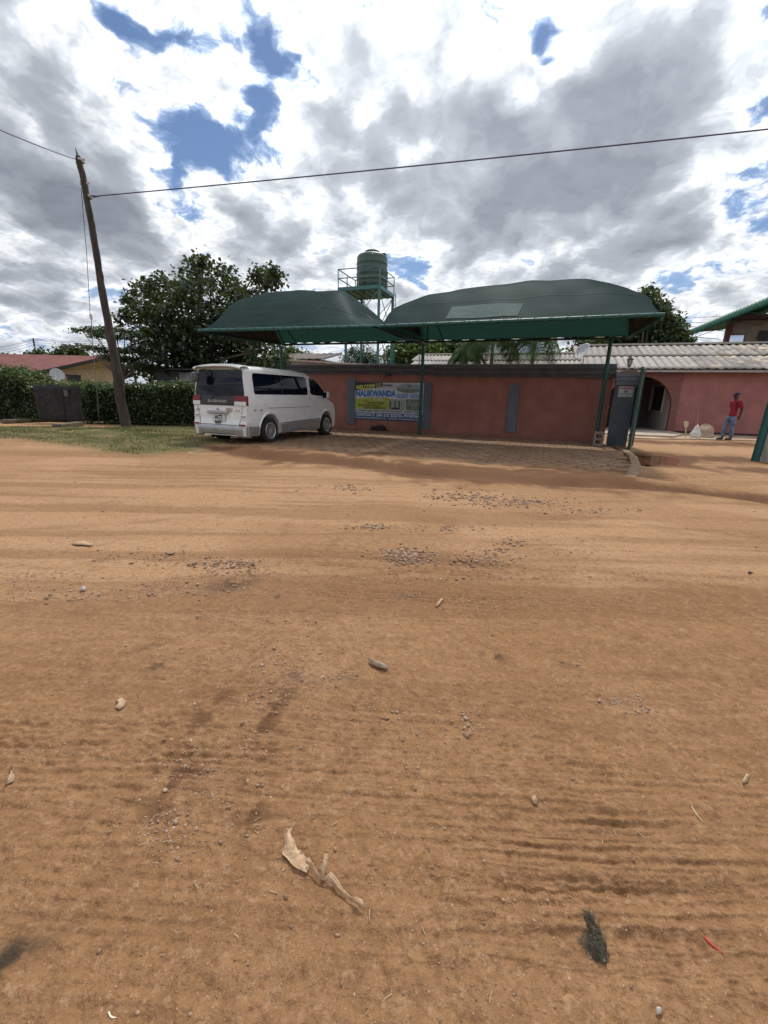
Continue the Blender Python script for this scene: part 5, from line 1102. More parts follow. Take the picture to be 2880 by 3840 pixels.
# hedges ------------------------------------------------------------
def hedge(name, label, path, h, th, nl, seed, core=(.012, .022, .009), tops=None, mat=None):
    """leafy hedge along a ground path; h(t) heights"""
    R_ = np.random.default_rng(seed); path = np.array(path, float); seg = np.diff(path, axis=0); ln = np.hypot(seg[:, 0], seg[:, 1]); cum = np.concatenate([[0], np.cumsum(ln)]); Lt = cum[-1]
    L_ = thing(name, label, 'hedge', (path[:, 0].mean(), path[:, 1].mean(), 0))
    def at(s_): i = np.clip(np.searchsorted(cum, s_)-1, 0, len(ln)-1); t = (s_-cum[i])/ln[i]; p = path[i]+seg[i]*t[:, None]; d = seg[i]/ln[i][:, None]; return p, np.stack([d[:, 1], -d[:, 0]], 1)
    def hh(s_): return np.interp(s_/Lt, np.linspace(0, 1, len(h)), h)
    P = []; T_ = []
    m_ = nl//24; s_ = R_.uniform(0, Lt, m_); kind = R_.random(m_); H = hh(s_)*(1+.17*(fbm(s_*1.3, s_*0+seed, 3, seed)-.5)*2)
    z = np.where(kind < .62, H*R_.uniform(.03, 1, m_)**.8, H); o = np.where(kind < .62, th/2, R_.uniform(-th/2, th/2, m_))
    o = np.where((kind > .5) & (kind < .62), -th/2, o); z = np.where(kind > .93, H + R_.uniform(.0, .24, m_)*R_.random(m_), z)
    bul = (fbm(s_*1.1, z*1.4, 3, seed+2)-.5)*.55; p, nn_ = at(s_); zz = z+R_.normal(size=m_)*.03
    c = np.stack([p[:, 0]+nn_[:, 0]*(o+np.sign(o+1e-6)*bul), p[:, 1]+nn_[:, 1]*(o+np.sign(o+1e-6)*bul), np.maximum(zz + np.where(kind > .62, bul*.4, 0), .06)], 1)
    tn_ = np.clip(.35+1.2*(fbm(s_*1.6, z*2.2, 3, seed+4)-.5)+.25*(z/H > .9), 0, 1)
    P = (c[:, None]+R_.normal(size=(m_, 24, 3))*np.array([.10, .10, .085])).reshape(-1, 3); P[:, 2] = np.maximum(P[:, 2], .03)
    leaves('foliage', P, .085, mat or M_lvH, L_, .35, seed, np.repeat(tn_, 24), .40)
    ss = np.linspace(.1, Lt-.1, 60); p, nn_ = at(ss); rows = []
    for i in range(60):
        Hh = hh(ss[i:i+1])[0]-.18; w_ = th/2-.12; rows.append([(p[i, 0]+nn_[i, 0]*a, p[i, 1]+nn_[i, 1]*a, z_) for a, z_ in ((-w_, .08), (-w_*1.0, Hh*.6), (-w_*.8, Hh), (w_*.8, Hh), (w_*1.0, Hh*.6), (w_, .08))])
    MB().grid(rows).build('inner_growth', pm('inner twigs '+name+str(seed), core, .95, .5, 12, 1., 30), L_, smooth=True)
    return L_
def g2(u, v): return tuple(Zp(u, v)[:2])
HY = -2.3
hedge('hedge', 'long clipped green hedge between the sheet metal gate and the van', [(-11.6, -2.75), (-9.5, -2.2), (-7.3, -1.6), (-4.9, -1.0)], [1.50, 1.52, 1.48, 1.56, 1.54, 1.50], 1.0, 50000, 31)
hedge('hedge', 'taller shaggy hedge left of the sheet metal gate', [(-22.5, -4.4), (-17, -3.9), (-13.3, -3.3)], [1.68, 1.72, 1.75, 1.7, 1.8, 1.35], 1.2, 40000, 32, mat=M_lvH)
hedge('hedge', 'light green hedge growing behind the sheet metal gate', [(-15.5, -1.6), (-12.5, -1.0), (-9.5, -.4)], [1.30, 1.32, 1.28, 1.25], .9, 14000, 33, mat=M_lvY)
# grass ------------------------------------------------------------
def make_grass():
    R_ = np.random.default_rng(6); n = 90000; X = R_.uniform(-24, -2.0, n); Y_ = R_.uniform(-9.6, -2.6, n)
    G_ = soft_poly(X, Y_, GRASS, .25); k = (G_ > .5) & (R_.random(n) < .25+.75*sm(.35, .6, fbm(X*1.6, Y_*1.6, 3, 8)))
    k &= ~((X > -4.5) & (Y_ > -4.9)); X, Y_ = X[k], Y_[k]; Z_ = ground_height(X, Y_); n = len(X)
    h = R_.uniform(.015, .05, n)*(1+1.0*sm(.5, .7, fbm(X*.8, Y_*.8, 2, 12))); a = R_.uniform(0, 6.28, n); w_ = R_.uniform(.004, .010, n); lx, ly = R_.normal(size=n)*.02, R_.normal(size=n)*.02
    V = np.stack([np.stack([X-w_*np.cos(a), Y_-w_*np.sin(a), Z_-.01], 1), np.stack([X+w_*np.cos(a), Y_+w_*np.sin(a), Z_-.01], 1), np.stack([X+lx, Y_+ly, Z_+h], 1)], 1).reshape(-1, 3)
    F = np.arange(3*n).reshape(n, 3); t = R_.random(n)
    o = np_mesh('grass', V, F, leaf_mat('dry grass', (.050, .070, .021), (.095, .108, .034), (.20, .175, .085), .3), attrs=dict(tone=np.repeat(t, 3))); tag(o, kind='stuff')
make_grass()

# sheet metal gate ---------------------------------------------------
m_sh = pm('blackened sheet', (.020, .020, .022), .75, .4, 6, .3, 30, c2=(.045, .04, .038))
g0, g1 = np.array(Zp(150, 1586)), np.array(Zp(303, 1590)); g0[2] = g1[2] = 0; gd_ = (g1-g0); gl_ = np.linalg.norm(gd_); gd_ /= gl_; gn = np.array([gd_[1], -gd_[0], 0])
sgt = thing('sheet_gate', 'blackened corrugated sheet metal gate set into the hedge', 'gate', tuple((g0+g1)/2))
pn = [(0, .35, 1.40, -.02), (.32, .66, 1.44, .02), (.62, .92, 1.40, .0), (.88, 1.10, 1.45, .03)]
for k, (a_, b_, hh_, off) in enumerate(pn):
    xs = np.linspace(a_*gl_, b_*gl_, 60); rows = []
    for z in np.linspace(.03, 1, 9):
        rows.append([tuple(g0+gd_*(x+.03*z*(k-1))+gn*(off+.015*math.cos(x*2*math.pi/.076)+.015*math.sin(z*3+k)) + np.array([0, 0, z*hh_*(1+.012*math.sin(x*9+k))])) for x in xs])
    o = MB().grid(rows).build('sheet', m_sh, sgt, smooth=True); so = o.modifiers.new('s', 'SOLIDIFY'); so.thickness = .004
q = g0+gd_*gl_*.78+gn*.04; MB().box((q[0]-.10, q[1]-.02, 1.02), (q[0]+.10, q[1]+.01, 1.26)).build('patch', pm('rusty patch', (.10, .08, .07), .8, .3, 9), sgt)
def kerbstone(l, label):
    ps = [Zp(u, v) for u, v in l]; mb = MB()
    for a, b_ in zip(ps[:-1], ps[1:]): mb.bar((a[0], a[1], .07), (b_[0], b_[1], .06), .26, .14)
    tag(mb.build('edging_slab', pm('old concrete', (.13, .105, .078), .9, .3, 4, .6, 30), loc=ps[0], bevel=.02), label, 'concrete slab', 'concrete slabs by the sheet gate')
kerbstone([(12,1588),(60,1586),(105,1583)], 'low concrete slab lying left of the sheet metal gate'); kerbstone([(212,1606),(262,1600),(300,1594)], 'low concrete slab lying at the right foot of the sheet metal gate')

# ------------------------------------------------------------------ wooden pole with its wires
M_pole = pm('weathered pole', (.055, .042, .034), .9, .35, 5, .8, 26, stretch=(3, 3, .35)); M_wire = pm('purple wire', (.09, .07, .15), .5, .1, 5); M_tie = pm('white tape', (.55, .53, .55), .6, .1, 10)
pb = Zp(478, 1601); pb[2] = -.3; yP = pb[1]
ctr = [(472,1590,.185),(452,1500,.18),(440,1400,.165),(420,1290,.15),(400,1180,.135),(378,1060,.12),(360,940,.11),(344,840,.105),(328,760,.10),(318,700,.10),(310,660,.10),(300,620,.098),(292,585,.09)]
pl = thing('utility_pole', 'tall weathered crooked wooden pole leaning left in front of the hedge', 'pole', (pb[0], yP, 0))
PP_ = [np.array([pb[0]+.02, yP, -.3])]+[Yp(u, v, yP-.02*i/3) for i, (u, v, _) in enumerate(ctr)]; RR_ = [.19]+[r for *_, r in ctr]
# refine
P2 = []; R2 = []
for i in range(len(PP_)-1):
    for t in np.linspace(0, 1, 5, endpoint=False): P2.append(PP_[i]*(1-t)+PP_[i+1]*t+np.array([random.uniform(-.008, .008), random.uniform(-.008, .008), 0])); R2.append((RR_[i]*(1-t)+RR_[i+1]*t)*random.uniform(.95, 1.05)*.93)
P2.append(PP_[-1]); R2.append(.06)
MB().tube(P2, R2, 14).build('shaft', M_pole, pl, smooth=True)
tp = PP_[-1]; MB().tube([tp-np.array([0, 0, .05]), tp+np.array([-.06, 0, .22])], [.035, .01], 6).build('stub', M_pole, pl)
for (u, v), r in (((302,604),.11),((316,690),.115),((330,738),.12)):
    c = Yp(u, v, yP); MB().tube([c-np.array([0, 0, .035]), c+np.array([0, 0, .035])], r+.006, 14).build('tape_band', M_tie, pl, smooth=True)
MB().tube([Yp(318,598,yP-.1), Yp(300,596,yP-.15), Yp(285,590,yP-.05)], .03, 6).build('insulator', M_tie, pl); 
MB().tube([Yp(326,688,yP-.1), Yp(334,684,yP-.1)], .03, 6).build('insulator', M_tie, pl)
def wire(pts, label, r=.012, sag=0., mat=None, group=None):
    pts = [np.array(p) for p in pts]; out = []
    for a, b_ in zip(pts[:-1], pts[1:]):
        for t in np.linspace(0, 1, 24, endpoint=False): out.append(a*(1-t)+b_*t-np.array([0, 0, sag*4*t*(1-t)]))
    out.append(pts[-1]); tag(MB().tube(out, r, 5).build('wire', mat or M_wire, loc=pts[0], smooth=True), label, 'wire', group)
a = Yp(342, 737, yP); e = Yp(2880, 480, -1.0); e2 = a+(e-a)*1.15
wire([a, e2], 'long purple service wire crossing the sky from the wooden pole to the right', .017, .05)
wire([Yp(330, 735, yP-.1), Yp(350, 733, yP-.1), Yp(372, 737, yP-.05), Yp(350, 741, yP-.1)], 'small loop of wire tying the long wire to the pole', .012)
a = Yp(284, 597, yP); e = Yp(0, 480, -9.5); wire([a, a+(e-a)*1.3], 'service wire running from the pole top out of the left of the photo', .014, .04)
gw = [Yp(304, 704, yP), Yp(325, 950, -3.3), Yp(338, 1178, -3.1)]; gy = thing('guy_wire', 'thin stay wire with an insulator falling left of the wooden pole into the grass', 'stay wire', (-11.4, -2.95, 0))
MB().tube(gw, .010, 5).build('upper_strand', M_wire, gy); c = Yp(341, 1188, -3.1); MB().tube([c-np.array([0, 0, .09]), c+np.array([0, 0, .09])], .045, 8).build('insulator', M_tie, gy)
gb_ = Zp(374, 1590); MB().tube([Yp(343, 1198, -3.1), Yp(348, 1290, -3.1), gb_], .013, 5).build('lower_strand', pm('grey stay', (.16, .15, .15), .5), gy)
MB().tube([gb_-np.array([0, 0, .2]), gb_+np.array([-.02, .01, .75])], .022, 6).build('stay_rod', M_pole, gy)

# distant poles and lines
dpo = Yp(136, 1345, 42.); dpt = Yp(124, 1268, 42.)
MB_ = MB().tube([(dpo[0], 42, 0), tuple(dpt)], [.22, .13], 8); tag(MB_.build('utility_pole', M_pole, loc=(dpo[0], 42, 0)), 'distant dark pole carrying lines behind the red roof', 'pole')
o2 = Yp(488, 1255, 42.); tag(MB().tube([(o2[0], 42, 0), tuple(o2)], [.22, .13], 8).build('utility_pole', M_pole, loc=(o2[0], 42, 0)), 'distant pole showing through the flat topped tree', 'pole')
for k, (va, vb, vc) in enumerate(((1270,1278,1295),(1275,1284,1300),(1283,1292,1308),(1293,1300,1318))):
    wire([Yp(-60, vc+10, 42), Yp(126, va, 42), Yp(488, vb, 42), Yp(700, vb+10, 44)], 'thin distant overhead line above the red roof', .03, .35, group='distant overhead lines on the left')
for k, (va, vb) in enumerate(((1198,1180),(1209,1202),(1222,1218),(1236,1232))):
    wire([Yp(2380, va+3, 40), Yp(2760, vb, 36)], 'thin distant overhead line behind the evergreen tree on the right', .02, .1, group='distant overhead lines on the right')

# ------------------------------------------------------------------ neighbouring houses on the left
hs = thing('red_roof_house', 'cream house with a rusty red sheet roof behind the left hedge', 'house', tuple(Yp(300, 1560, 9.5)*np.array([1, 1, 0])))
M_cream = pm('cream plaster', (.44, .33, .21), .85, .12, 1.5, .2, 20); M_redr = pm('rusty red roof', (.16, .045, .035), .75, .25, 1.5, .1, 20)
A1 = Yp(128, 1394, 9.); B1 = Yp(484, 1378, 17.); AP = Yp(385, 1338, 13.5)
def hz_(p, dz): return (p[0], p[1], p[2]+dz)
wa_, wb_ = Yp(176, 1391, 9.7), Yp(462, 1378, 16.6)
MB().add([(wa_[0], wa_[1], 0), (wb_[0], wb_[1], 0), hz_(wb_, 0), hz_(AP, -.10), hz_(wa_, .02)], [(0, 1, 2, 3, 4)]).build('gable_wall', M_cream, hs)
bd = np.array([-.95, -.31, 0])*22
MB().add([(wa_[0], wa_[1], 0), hz_(wa_, 0), tuple(wa_+bd), (wa_[0]+bd[0], wa_[1]+bd[1], 0)], [(0, 1, 2, 3)]).build('side_wall', M_cream, hs)
qv = AP-A1; qb = B1-AP; over = np.array([.30, .10, 0])
o = MB().add([tuple(A1+over), tuple(AP+over), tuple(AP+bd), tuple(A1+bd)], [(0, 1, 2, 3)]).build('roof', M_redr, hs); so = o.modifiers.new('s', 'SOLIDIFY'); so.thickness = .06
o2_ = MB().add([tuple(AP+over), tuple(B1+over), tuple(B1+bd), tuple(AP+bd)], [(0, 1, 2, 3)]).build('roof', M_redr, hs); so = o2_.modifiers.new('s', 'SOLIDIFY'); so.thickness = .06
MB().bar(A1+over-np.array([0, 0, .12]), AP+over-np.array([0, 0, .12]), .06, .24).build('barge_board', M_blk, hs); MB().bar(AP+over-np.array([0, 0, .12]), B1+over-np.array([0, 0, .12]), .06, .24).build('barge_board', M_blk, hs)
gdir = (B1-A1)[:2]/np.linalg.norm((B1-A1)[:2]); gnr = np.array([gdir[1], -gdir[0]])
def gab(u, v, o_=.0): d = ray(u, v); k = np.dot(wa_[:2]+gnr*o_-CAM[:2], gnr)/np.dot(d[:2], gnr); return CAM+k*d
w0 = gab(253, 1408, .05); w1 = gab(306, 1432, .05)
MB().add([(w0[0], w0[1], w1[2]), (w1[0], w1[1], w1[2]), (w1[0], w1[1], w0[2]), (w0[0], w0[1], w0[2])], [(0, 1, 2, 3)]).build('window', M_blk, hs)
MB().bar((w0[0]-.1, w0[1]-.05, w0[2]+.04), (w1[0]+.1, w1[1]-.05, w0[2]+.04), .06, .07).build('window_lintel', M_plinth, hs)
q = Yp(213, 1408, 8.8); MB_ = dish(tuple(q), .50, (.95, -.35, .35), 'pale satellite dish on the cream gable wall', 1.2)
# grey outbuilding behind hedge
gq0, gq1 = Yp(584, 1388, 2.5), Yp(740, 1384, 2.5)
gy2 = thing('shed', 'grey shed with a flat sheet roof glimpsed under the big tree', 'shed', (gq0[0], 2.5, 0))
MB().box((gq0[0], 2.5, 0), (gq1[0]+2, 5, gq0[2]-.03)).build('wall', pm('grey wall', (.10, .11, .12), .8, .1, 3), gy2); MB().box((gq0[0]-.3, 2.2, gq0[2]), (gq1[0]+2.2, 5.2, gq0[2]+.06)).build('roof', pm('sheet roof', (.14, .13, .13), .6, .2, 4), gy2)
MB().box((gq0[0]+1.6, 2.44, gq0[2]-.62), (gq0[0]+2.4, 2.49, gq0[2]-.12)).build('window', M_facia, gy2)
# brown roofed shed behind the wall
s0, s1, s2_, s3 = Yp(1100, 1326, 8.6), Yp(1281, 1324, 8.6), Yp(1294, 1352, 6.6), Yp(1100, 1372, 5.2)
sh = thing('shed', 'small shed with a brown tiled roof behind the bare block outbuilding', 'shed', (s1[0]-1.5, 8, 0))
rows = []
for t in np.linspace(0, 1, 9): rows.append([tuple(np.array([s0[0]-1+(s1[0]-s0[0]+1)*x, 8.6-2.6*t, s1[2]-.55*t+.02*math.cos(x*60)])) for x in np.linspace(0, 1, 90)])
o = MB().grid(rows).build('roof', pm('brown tiles', (.10, .075, .065), .8, .3, 6, .4), sh, smooth=True); so = o.modifiers.new('s', 'SOLIDIFY'); so.thickness = .03
MB().box((s0[0]-.8, 6.2, 0), (s1[0]-.1, 8.5, s1[2]-.55)).build('wall', pm('brown wall', (.16, .11, .09), .8, .2, 3), sh)
MB().bar((s1[0]+.02, 8.6, s1[2]-.02), (s1[0]+.02, 6.0, s1[2]-.57), .04, .14).build('barge_board', M_facia, sh)

# ================================================================== the parked van
M_van = bpy.data.materials.new('pearl white paint'); M_van.use_nodes = True; g = G(M_van.node_tree); b = M_van.node_tree.nodes['Principled BSDF']
ob = g.N.new('ShaderNodeTexCoord').outputs['Object']; spv = g.N.new('ShaderNodeSeparateXYZ'); g.L.new(ob, spv.inputs[0])
cl = g.mix(g.sstep(g.noise(ob, 5, 5, .6), .35, .7), (.70, .71, .71), (.78, .785, .785)); dust = g.m('MULTIPLY', g.sstep(spv.outputs[2], .9, .25), g.sstep(g.noise(ob, 3, 4), .3, .7))
g.L.new(g.mix(g.m('MULTIPLY', dust, .22), cl, (.45, .34, .24)), b.inputs['Base Color']); b.inputs['Roughness'].default_value = .32; b.inputs['Coat Weight'].default_value = .5; b.inputs['Coat Roughness'].default_value = .12
M_sil = pm('silver paint', (.36, .37, .38), .35, .10, 5, metal=.55, coat=.3); M_glass = pm('tinted glass', (.004, .006, .014), .03, .1, 2, spec=.25)
M_tyre = pm('tyre', (.018, .017, .016), .85, .3, 10, .3); M_alloy = pm('alloy', (.55, .56, .57), .35, .08, 10, metal=.7); M_red = pm('tail lamp red', (.17, .004, .008), .3, .1, 10, spec=.4); M_lens = pm('clear lens', (.62, .60, .60), .15, .06, 12, coat=.8)
M_chrome = pm('chrome', (.40, .42, .45), .4, .03, 10, metal=1.); M_trim = pm('black trim', (.015, .015, .016), .4, .2, 6)
van = thing('van', 'pearl white people carrier van parked with its tailgate towards the road', 'van', (-2.12, -5.58, .0), math.radians(-3.2))
van.scale = (1, 1, 1.03); van.rotation_euler[0] = .010
VL0, VL1 = -.90, 3.84
def topz(y):  # roof, screen, bonnet line
    return float(np.interp(y, [-.90, -.6, .2, 1.4, 2.0, 2.35, 2.9, 3.15, 3.5, 3.75, 3.84], [1.84, 1.885, 1.90, 1.885, 1.83, 1.68, 1.28, 1.12, 1.03, .90, .82]))
def hwz(z): return float(np.interp(z, [.2, .35, .55, .95, 1.10, 1.40, 1.70, 1.90], [.83, .865, .885, .885, .872, .835, .775, .72]))
def plan(y): return float(np.interp(y, [-.90, -.80, -.6, 2.6, 3.3, 3.6, 3.84], [.965, .985, 1, 1, .96, .88, .72]))
def rearshift(y, z):
    w_ = min(1, max(0, (.2-y)/1.1)); return w_*float(np.interp(z, [.2, .5, .62, 1.0, 1.5, 1.9], [.0, -.03, .02, .03, .09, .16]))
def section(y, n=30):
    T = topz(y); rc = min(.135, (T-.3)*.45); pts = []
    zs = np.linspace(.24, T-rc, n)
    for z in zs: pts.append((hwz(z)*plan(y), z))
    w0 = hwz(T-rc)*plan(y)
    for a in np.linspace(0, math.pi/2, 8)[1:]: pts.append((w0-rc*1.15*(1-math.cos(a)), T-rc+rc*math.sin(a)))
    we = pts[-1][0]
    for t in (.75, .5, .25, 0): pts.append((we*t, T+.035*(1-t*t)))
    return pts
ys = np.concatenate([np.linspace(VL0, -.6, 6), np.linspace(-.5, 2.0, 26), np.linspace(2.08, VL1, 26)])
rows = []
for y in ys:
    s_ = section(y); full = [(x, z) for x, z in s_]+[(-x, z) for x, z in s_[::-1][1:]]; rows.append([(x, y+rearshift(y, z), z) for x, z in full])
body = MB().grid(rows, False); m = len(rows[0])
# underside and ends
for i in range(len(rows)-1): body.f.append((i*m+m-1, i*m, (i+1)*m, (i+1)*m+m-1))
for ri, sgn in ((0, 1), (len(rows)-1, -1)):   # end caps as strips between mirrored points
    o_ = ri*m
    for k in range(m//2): 
        a_, b_ = o_+k, o_+m-1-k
        if k+1 <= m-2-k: body.f.append((a_, a_+1, b_-1, b_) if k+1 != m-2-k else (a_, a_+1, b_))
bo = body.build('body', M_van, van, local=True, smooth=True)
# wheel arches cut through with cylinders
def ev_apply(o):
    dg = bpy.context.evaluated_depsgraph_get(); dg.update(); me = bpy.data.meshes.new_from_object(o.evaluated_get(dg)); o.modifiers.clear(); o.data = me
cuts = []
for y in (0., 2.9):
    for s_ in (-1, 1):
        cm = MB().tube([(s_*.50, y, .335), (s_*1.1, y, .335)], .415, 40).build('cut', M_trim, van, local=True); cuts.append(cm)
for cm in cuts:
    bm_ = bo.modifiers.new('c', 'BOOLEAN'); bm_.operation = 'DIFFERENCE'; bm_.object = cm; bm_.solver = 'EXACT'
ev_apply(bo)
for cm in cuts: bpy.data.objects.remove(cm, do_unlink=True)
bo.data.set_sharp_from_angle(angle=math.radians(35))
def Sx(y, z, off=0.): return hwz(z)*plan(y)+off
def side_patch(name, poly, mat, off=.006, side=1, na=20, nb=12, parent=None):
    zs_ = [p[1] for p in poly]; z0, z1 = min(zs_)+1e-4, max(zs_)-1e-4; rows = []
    zl = z0+(z1-z0)*(1-np.cos(np.linspace(0, math.pi, nb)))/2
    for z in zl:
        xs = []
        for (ya, za), (yb, zb_) in zip(poly, poly[1:]+poly[:1]):
            if (za-z)*(zb_-z) <= 0 and za != zb_: xs.append(ya+(yb-ya)*(z-za)/(zb_-za))
        a_, b_ = min(xs), max(xs); rows.append([(side*Sx(y, z, off), y+rearshift(y, z), z) for y in np.linspace(a_, b_, na)])
    return MB().grid(rows).build(name, mat, parent or van, local=True, smooth=True)
def rpoly(x0, z0, x1, z1, r, k=5, skew0=0., skew1=0.):
    pts = []
    for cx_, cz_, a0 in ((x1-r, z1-r, 0), (x0+r, z1-r, 90), (x0+r, z0+r, 180), (x1-r, z0+r, 270)):
        for t in np.linspace(0, 90, k): a_ = math.radians(a0+t); pts.append((cx_+r*math.cos(a_), cz_+r*math.sin(a_)))
    return pts
def rear_y(x, z): return VL0+rearshift(VL0, z)
def rear_patch(name, poly, mat, off=.006, nb=12, na=14, parent=None):
    zs_ = [p[1] for p in poly]; z0, z1 = min(zs_)+1e-4, max(zs_)-1e-4; rows = []
    for z in z0+(z1-z0)*(1-np.cos(np.linspace(0, math.pi, nb)))/2:
        xs = []
        for (ya, za), (yb, zb_) in zip(poly, poly[1:]+poly[:1]):
            if (za-z)*(zb_-z) <= 0 and za != zb_: xs.append(ya+(yb-ya)*(z-za)/(zb_-za))
        rows.append([(x, rear_y(x, z)-off, z) for x in np.linspace(min(xs), max(xs), na)])
    return MB().grid(rows).build(name, mat, parent or van, local=True, smooth=True)
for s_ in (1, -1):
    side_patch('side_window', rpoly(-.60, 1.235, 1.86, 1.735, .07), M_glass, .005, s_, 30)
    side_patch('front_window', [(1.99, 1.24), (3.0, 1.19), (2.86, 1.30), (2.46, 1.60), (2.26, 1.70), (2.03, 1.73)], M_glass, .005, s_)
    MB().tube([(s_*Sx(.6, z, .010), .6+(z-1.17)*.1, z) for z in np.linspace(1.25, 1.72, 6)], .008, 4).build('window_divider', M_trim, van, local=True)
    side_patch('lower_cladding', [(.44, .24), (2.47, .24), (2.45, .52), (.40, .48)], M_sil, .02, s_, 24)
    side_patch('rear_cladding', [(-.88, .25), (-.44, .25), (-.42, .46), (-.88, .48)], M_sil, .02, s_, 10)
    side_patch('rub_strip', [(.38, .49), (2.46, .53), (2.46, .555), (.38, .515)], M_trim, .014, s_, 24, 4)
    sh_ = MB()
    for p in ([(1.93, .52), (1.93, 1.12), (1.90, 1.70)], [(2.50, .75), (3.00, 1.12)], [(-.10, .90), (1.93, .905)]):
        sh_.tube([(s_*Sx(y, z, .001), y+rearshift(y, z), z) for y, z in p], .0055, 4)
    sh_.build('panel_gap', M_trim, van, local=True)
    side_patch('door_handle', rpoly(2.04, .985, 2.22, 1.025, .018), M_van, .028, s_)
    side_patch('fuel_flap' if s_ > 0 else 'side_step', rpoly(1.70, .58, 1.86, .82, .02), M_van, .004, s_)
    wa2 = MB()   # flared arch lips
    for y in (0., 2.9):
        for w_ in (0,):
            rr = [(.42, .0), (.455, .030), (.485, .0)]; rows = []
            for a_ in np.linspace(-8, 188, 28):
                a_ = math.radians(a_); rows.append([(s_*(Sx(y, max(.3, .335+r*math.sin(a_)), o_-.004)), y+r*math.cos(a_), .335+r*math.sin(a_)) for r, o_ in rr])
            wa2.grid(rows)
    wa2.build('arch_lip', M_van, van, local=True, smooth=True)
    for y in (0., 2.9):
        w_ = MB(); cx_ = s_*.775
        prof = [(.20, -.10), (.30, -.105), (.326, -.085), (.332, 0), (.326, .085), (.30, .105), (.205, .10)]; rows = []
        for r, o_ in prof: rows.append([(cx_+s_*o_, y+r*math.cos(t), .332+r*math.sin(t)) for t in np.linspace(0, 2*math.pi, 40, endpoint=False)])
        wh_ = bpy.data.objects.new('wheel', None); col.objects.link(wh_); wh_.parent = van
        w_.grid(rows, True).build('tyre', M_tyre, wh_, local=True, smooth=True)
        MB().tube([(cx_-s_*.08, y, .332), (cx_-s_*.06, y, .332)], .30, 32).build('hub_back', M_trim, wh_, local=True)
        rm = MB(); rows = []
        for r, o_ in [(.195, .03), (.212, .105), (.200, .112), (.185, .095)]: rows.append([(cx_+s_*o_, y+r*math.cos(t), .332+r*math.sin(t)) for t in np.linspace(0, 2*math.pi, 40, endpoint=False)])
        rm.grid(rows, True); rm.tube([(cx_+s_*.05, y, .332), (cx_+s_*.10, y, .332)], .055, 16)
        for k in range(8):
            for dd_ in (-.22, .22):
                t = 2*math.pi*k/8; a0 = (cx_+s_*.088, y+.05*math.cos(t), .332+.05*math.sin(t)); a1 = (cx_+s_*.095, y+.195*math.cos(t+dd_), .332+.195*math.sin(t+dd_)); rm.bar(a0, a1, .017, .02)
        rm.build('rim', M_alloy, wh_, local=True)
# rear face
rear_patch('rear_window', [(-.78, 1.19), (.78, 1.19), (.80, 1.24), (.70, 1.77), (.63, 1.80), (-.63, 1.80), (-.70, 1.77), (-.80, 1.24)], M_glass, .012)
rear_patch('number_plate_recess', rpoly(-.40, .52, .30, .80, .05), M_van, -.0, parent=None) if False else None
rear_patch('tail_panel', [(-.845, .96), (.845, .96), (.82, 1.20), (-.82, 1.20)], M_trim, .010)
tl = []
for s_ in (-1, 1):
    x0, x1 = (.50, .865) if s_ > 0 else (-.865, -.62)
    lamp = rear_patch('tail_lamp', [(x0, 1.065), (x1, 1.065), (x1-.012*s_, 1.195), (x0, 1.195)], M_red, .022, 6)
    rear_patch('tail_lamp_lens', [(x0, .965), (x1, .965), (x1, 1.06), (x0, 1.06)], M_lens, .020, 5, parent=van)
    side_patch('tail_lamp', [(-.90, .97), (-.83, .97), (-.83, 1.19), (-.90, 1.19)], M_red, .012, s_, 5, 5)
    for k in range(4): MB().tube([(x, -.915-.02*(1-abs(x)/.9) if False else rear_y(x, .75)-.012, .58+.05*k) for x in ((s_*.66), (s_*.86))], .012, 6).build('bumper_rib', M_van, van, local=True)
    MB().tube([(s_*Sx(-.8, .6, .006), y, .56) for y in (-.88, -.62)], .008, 5).build('bumper_rib', M_van, van, local=True)
    rear_patch('reflector', [(s_*.66 if s_ > 0 else -.86, .49), (.86 if s_ > 0 else -.66, .49), (.86 if s_ > 0 else -.66, .53), (s_*.66 if s_ > 0 else -.86, .53)], M_red, .030, 4, 6)
bmp = MB(); rows = []
for x in np.linspace(-.89, .89, 31):
    q_ = abs(x)/.89; yy = -.955+.10*q_**5; dz = -.05*sm(.55, .75, np.array(q_)) ; dz = float(dz)
    rows.append([(x, -.86, .49), (x, yy+.01, .49), (x, yy-.01, .46), (x, yy, .36), (x, yy+.01, .29+dz), (x, yy+.06, .25+dz), (x, -.80, .26)])
bmp.grid(rows).build('rear_bumper', M_sil, van, local=True, smooth=True)
rows = []
for x in np.linspace(-.885, .885, 31):
    q_ = abs(x)/.885; yy = -.935+.09*q_**5; rows.append([(x, -.84, .66), (x, yy+.012, .66), (x, yy, .64), (x, yy, .50), (x, -.86, .495)])
gaps = MB()
for p in ([(-.64, .50), (-.74, .95)], [(.64, .50), (.74, .95)], [(-.64, .50), (.64, .50)], [(-.82, .70), (-.70, .70)], [(.70, .70), (.82, .70)]):
    gaps.tube([(x, rear_y(x, z)-.003, z) for x, z in zip(np.linspace(p[0][0], p[1][0], 6), np.linspace(p[0][1], p[1][1], 6))], .006, 4)
gaps.build('panel_gap', M_trim, van, local=True)
rows = []   # roof spoiler
for x in np.linspace(-.76, .76, 25):
    q_ = abs(x)/.76; z0 = 1.885-.055*q_**3; rows.append([(x, -.50, z0+.045), (x, -.78, z0+.045), (x, -.93+.04*q_**2, z0+.02), (x, -.94+.04*q_**2, z0-.015), (x, -.85, z0-.05), (x, -.74, z0-.07)])
MB().grid(rows).build('roof_spoiler', M_van, van, local=True, smooth=True)
hb = MB().bar((-.38, rear_y(0, .79)-.03, .795), (.30, rear_y(0, .79)-.03, .795), .05, .075).build('tailgate_handle', M_chrome, van, local=True, bevel=.015)
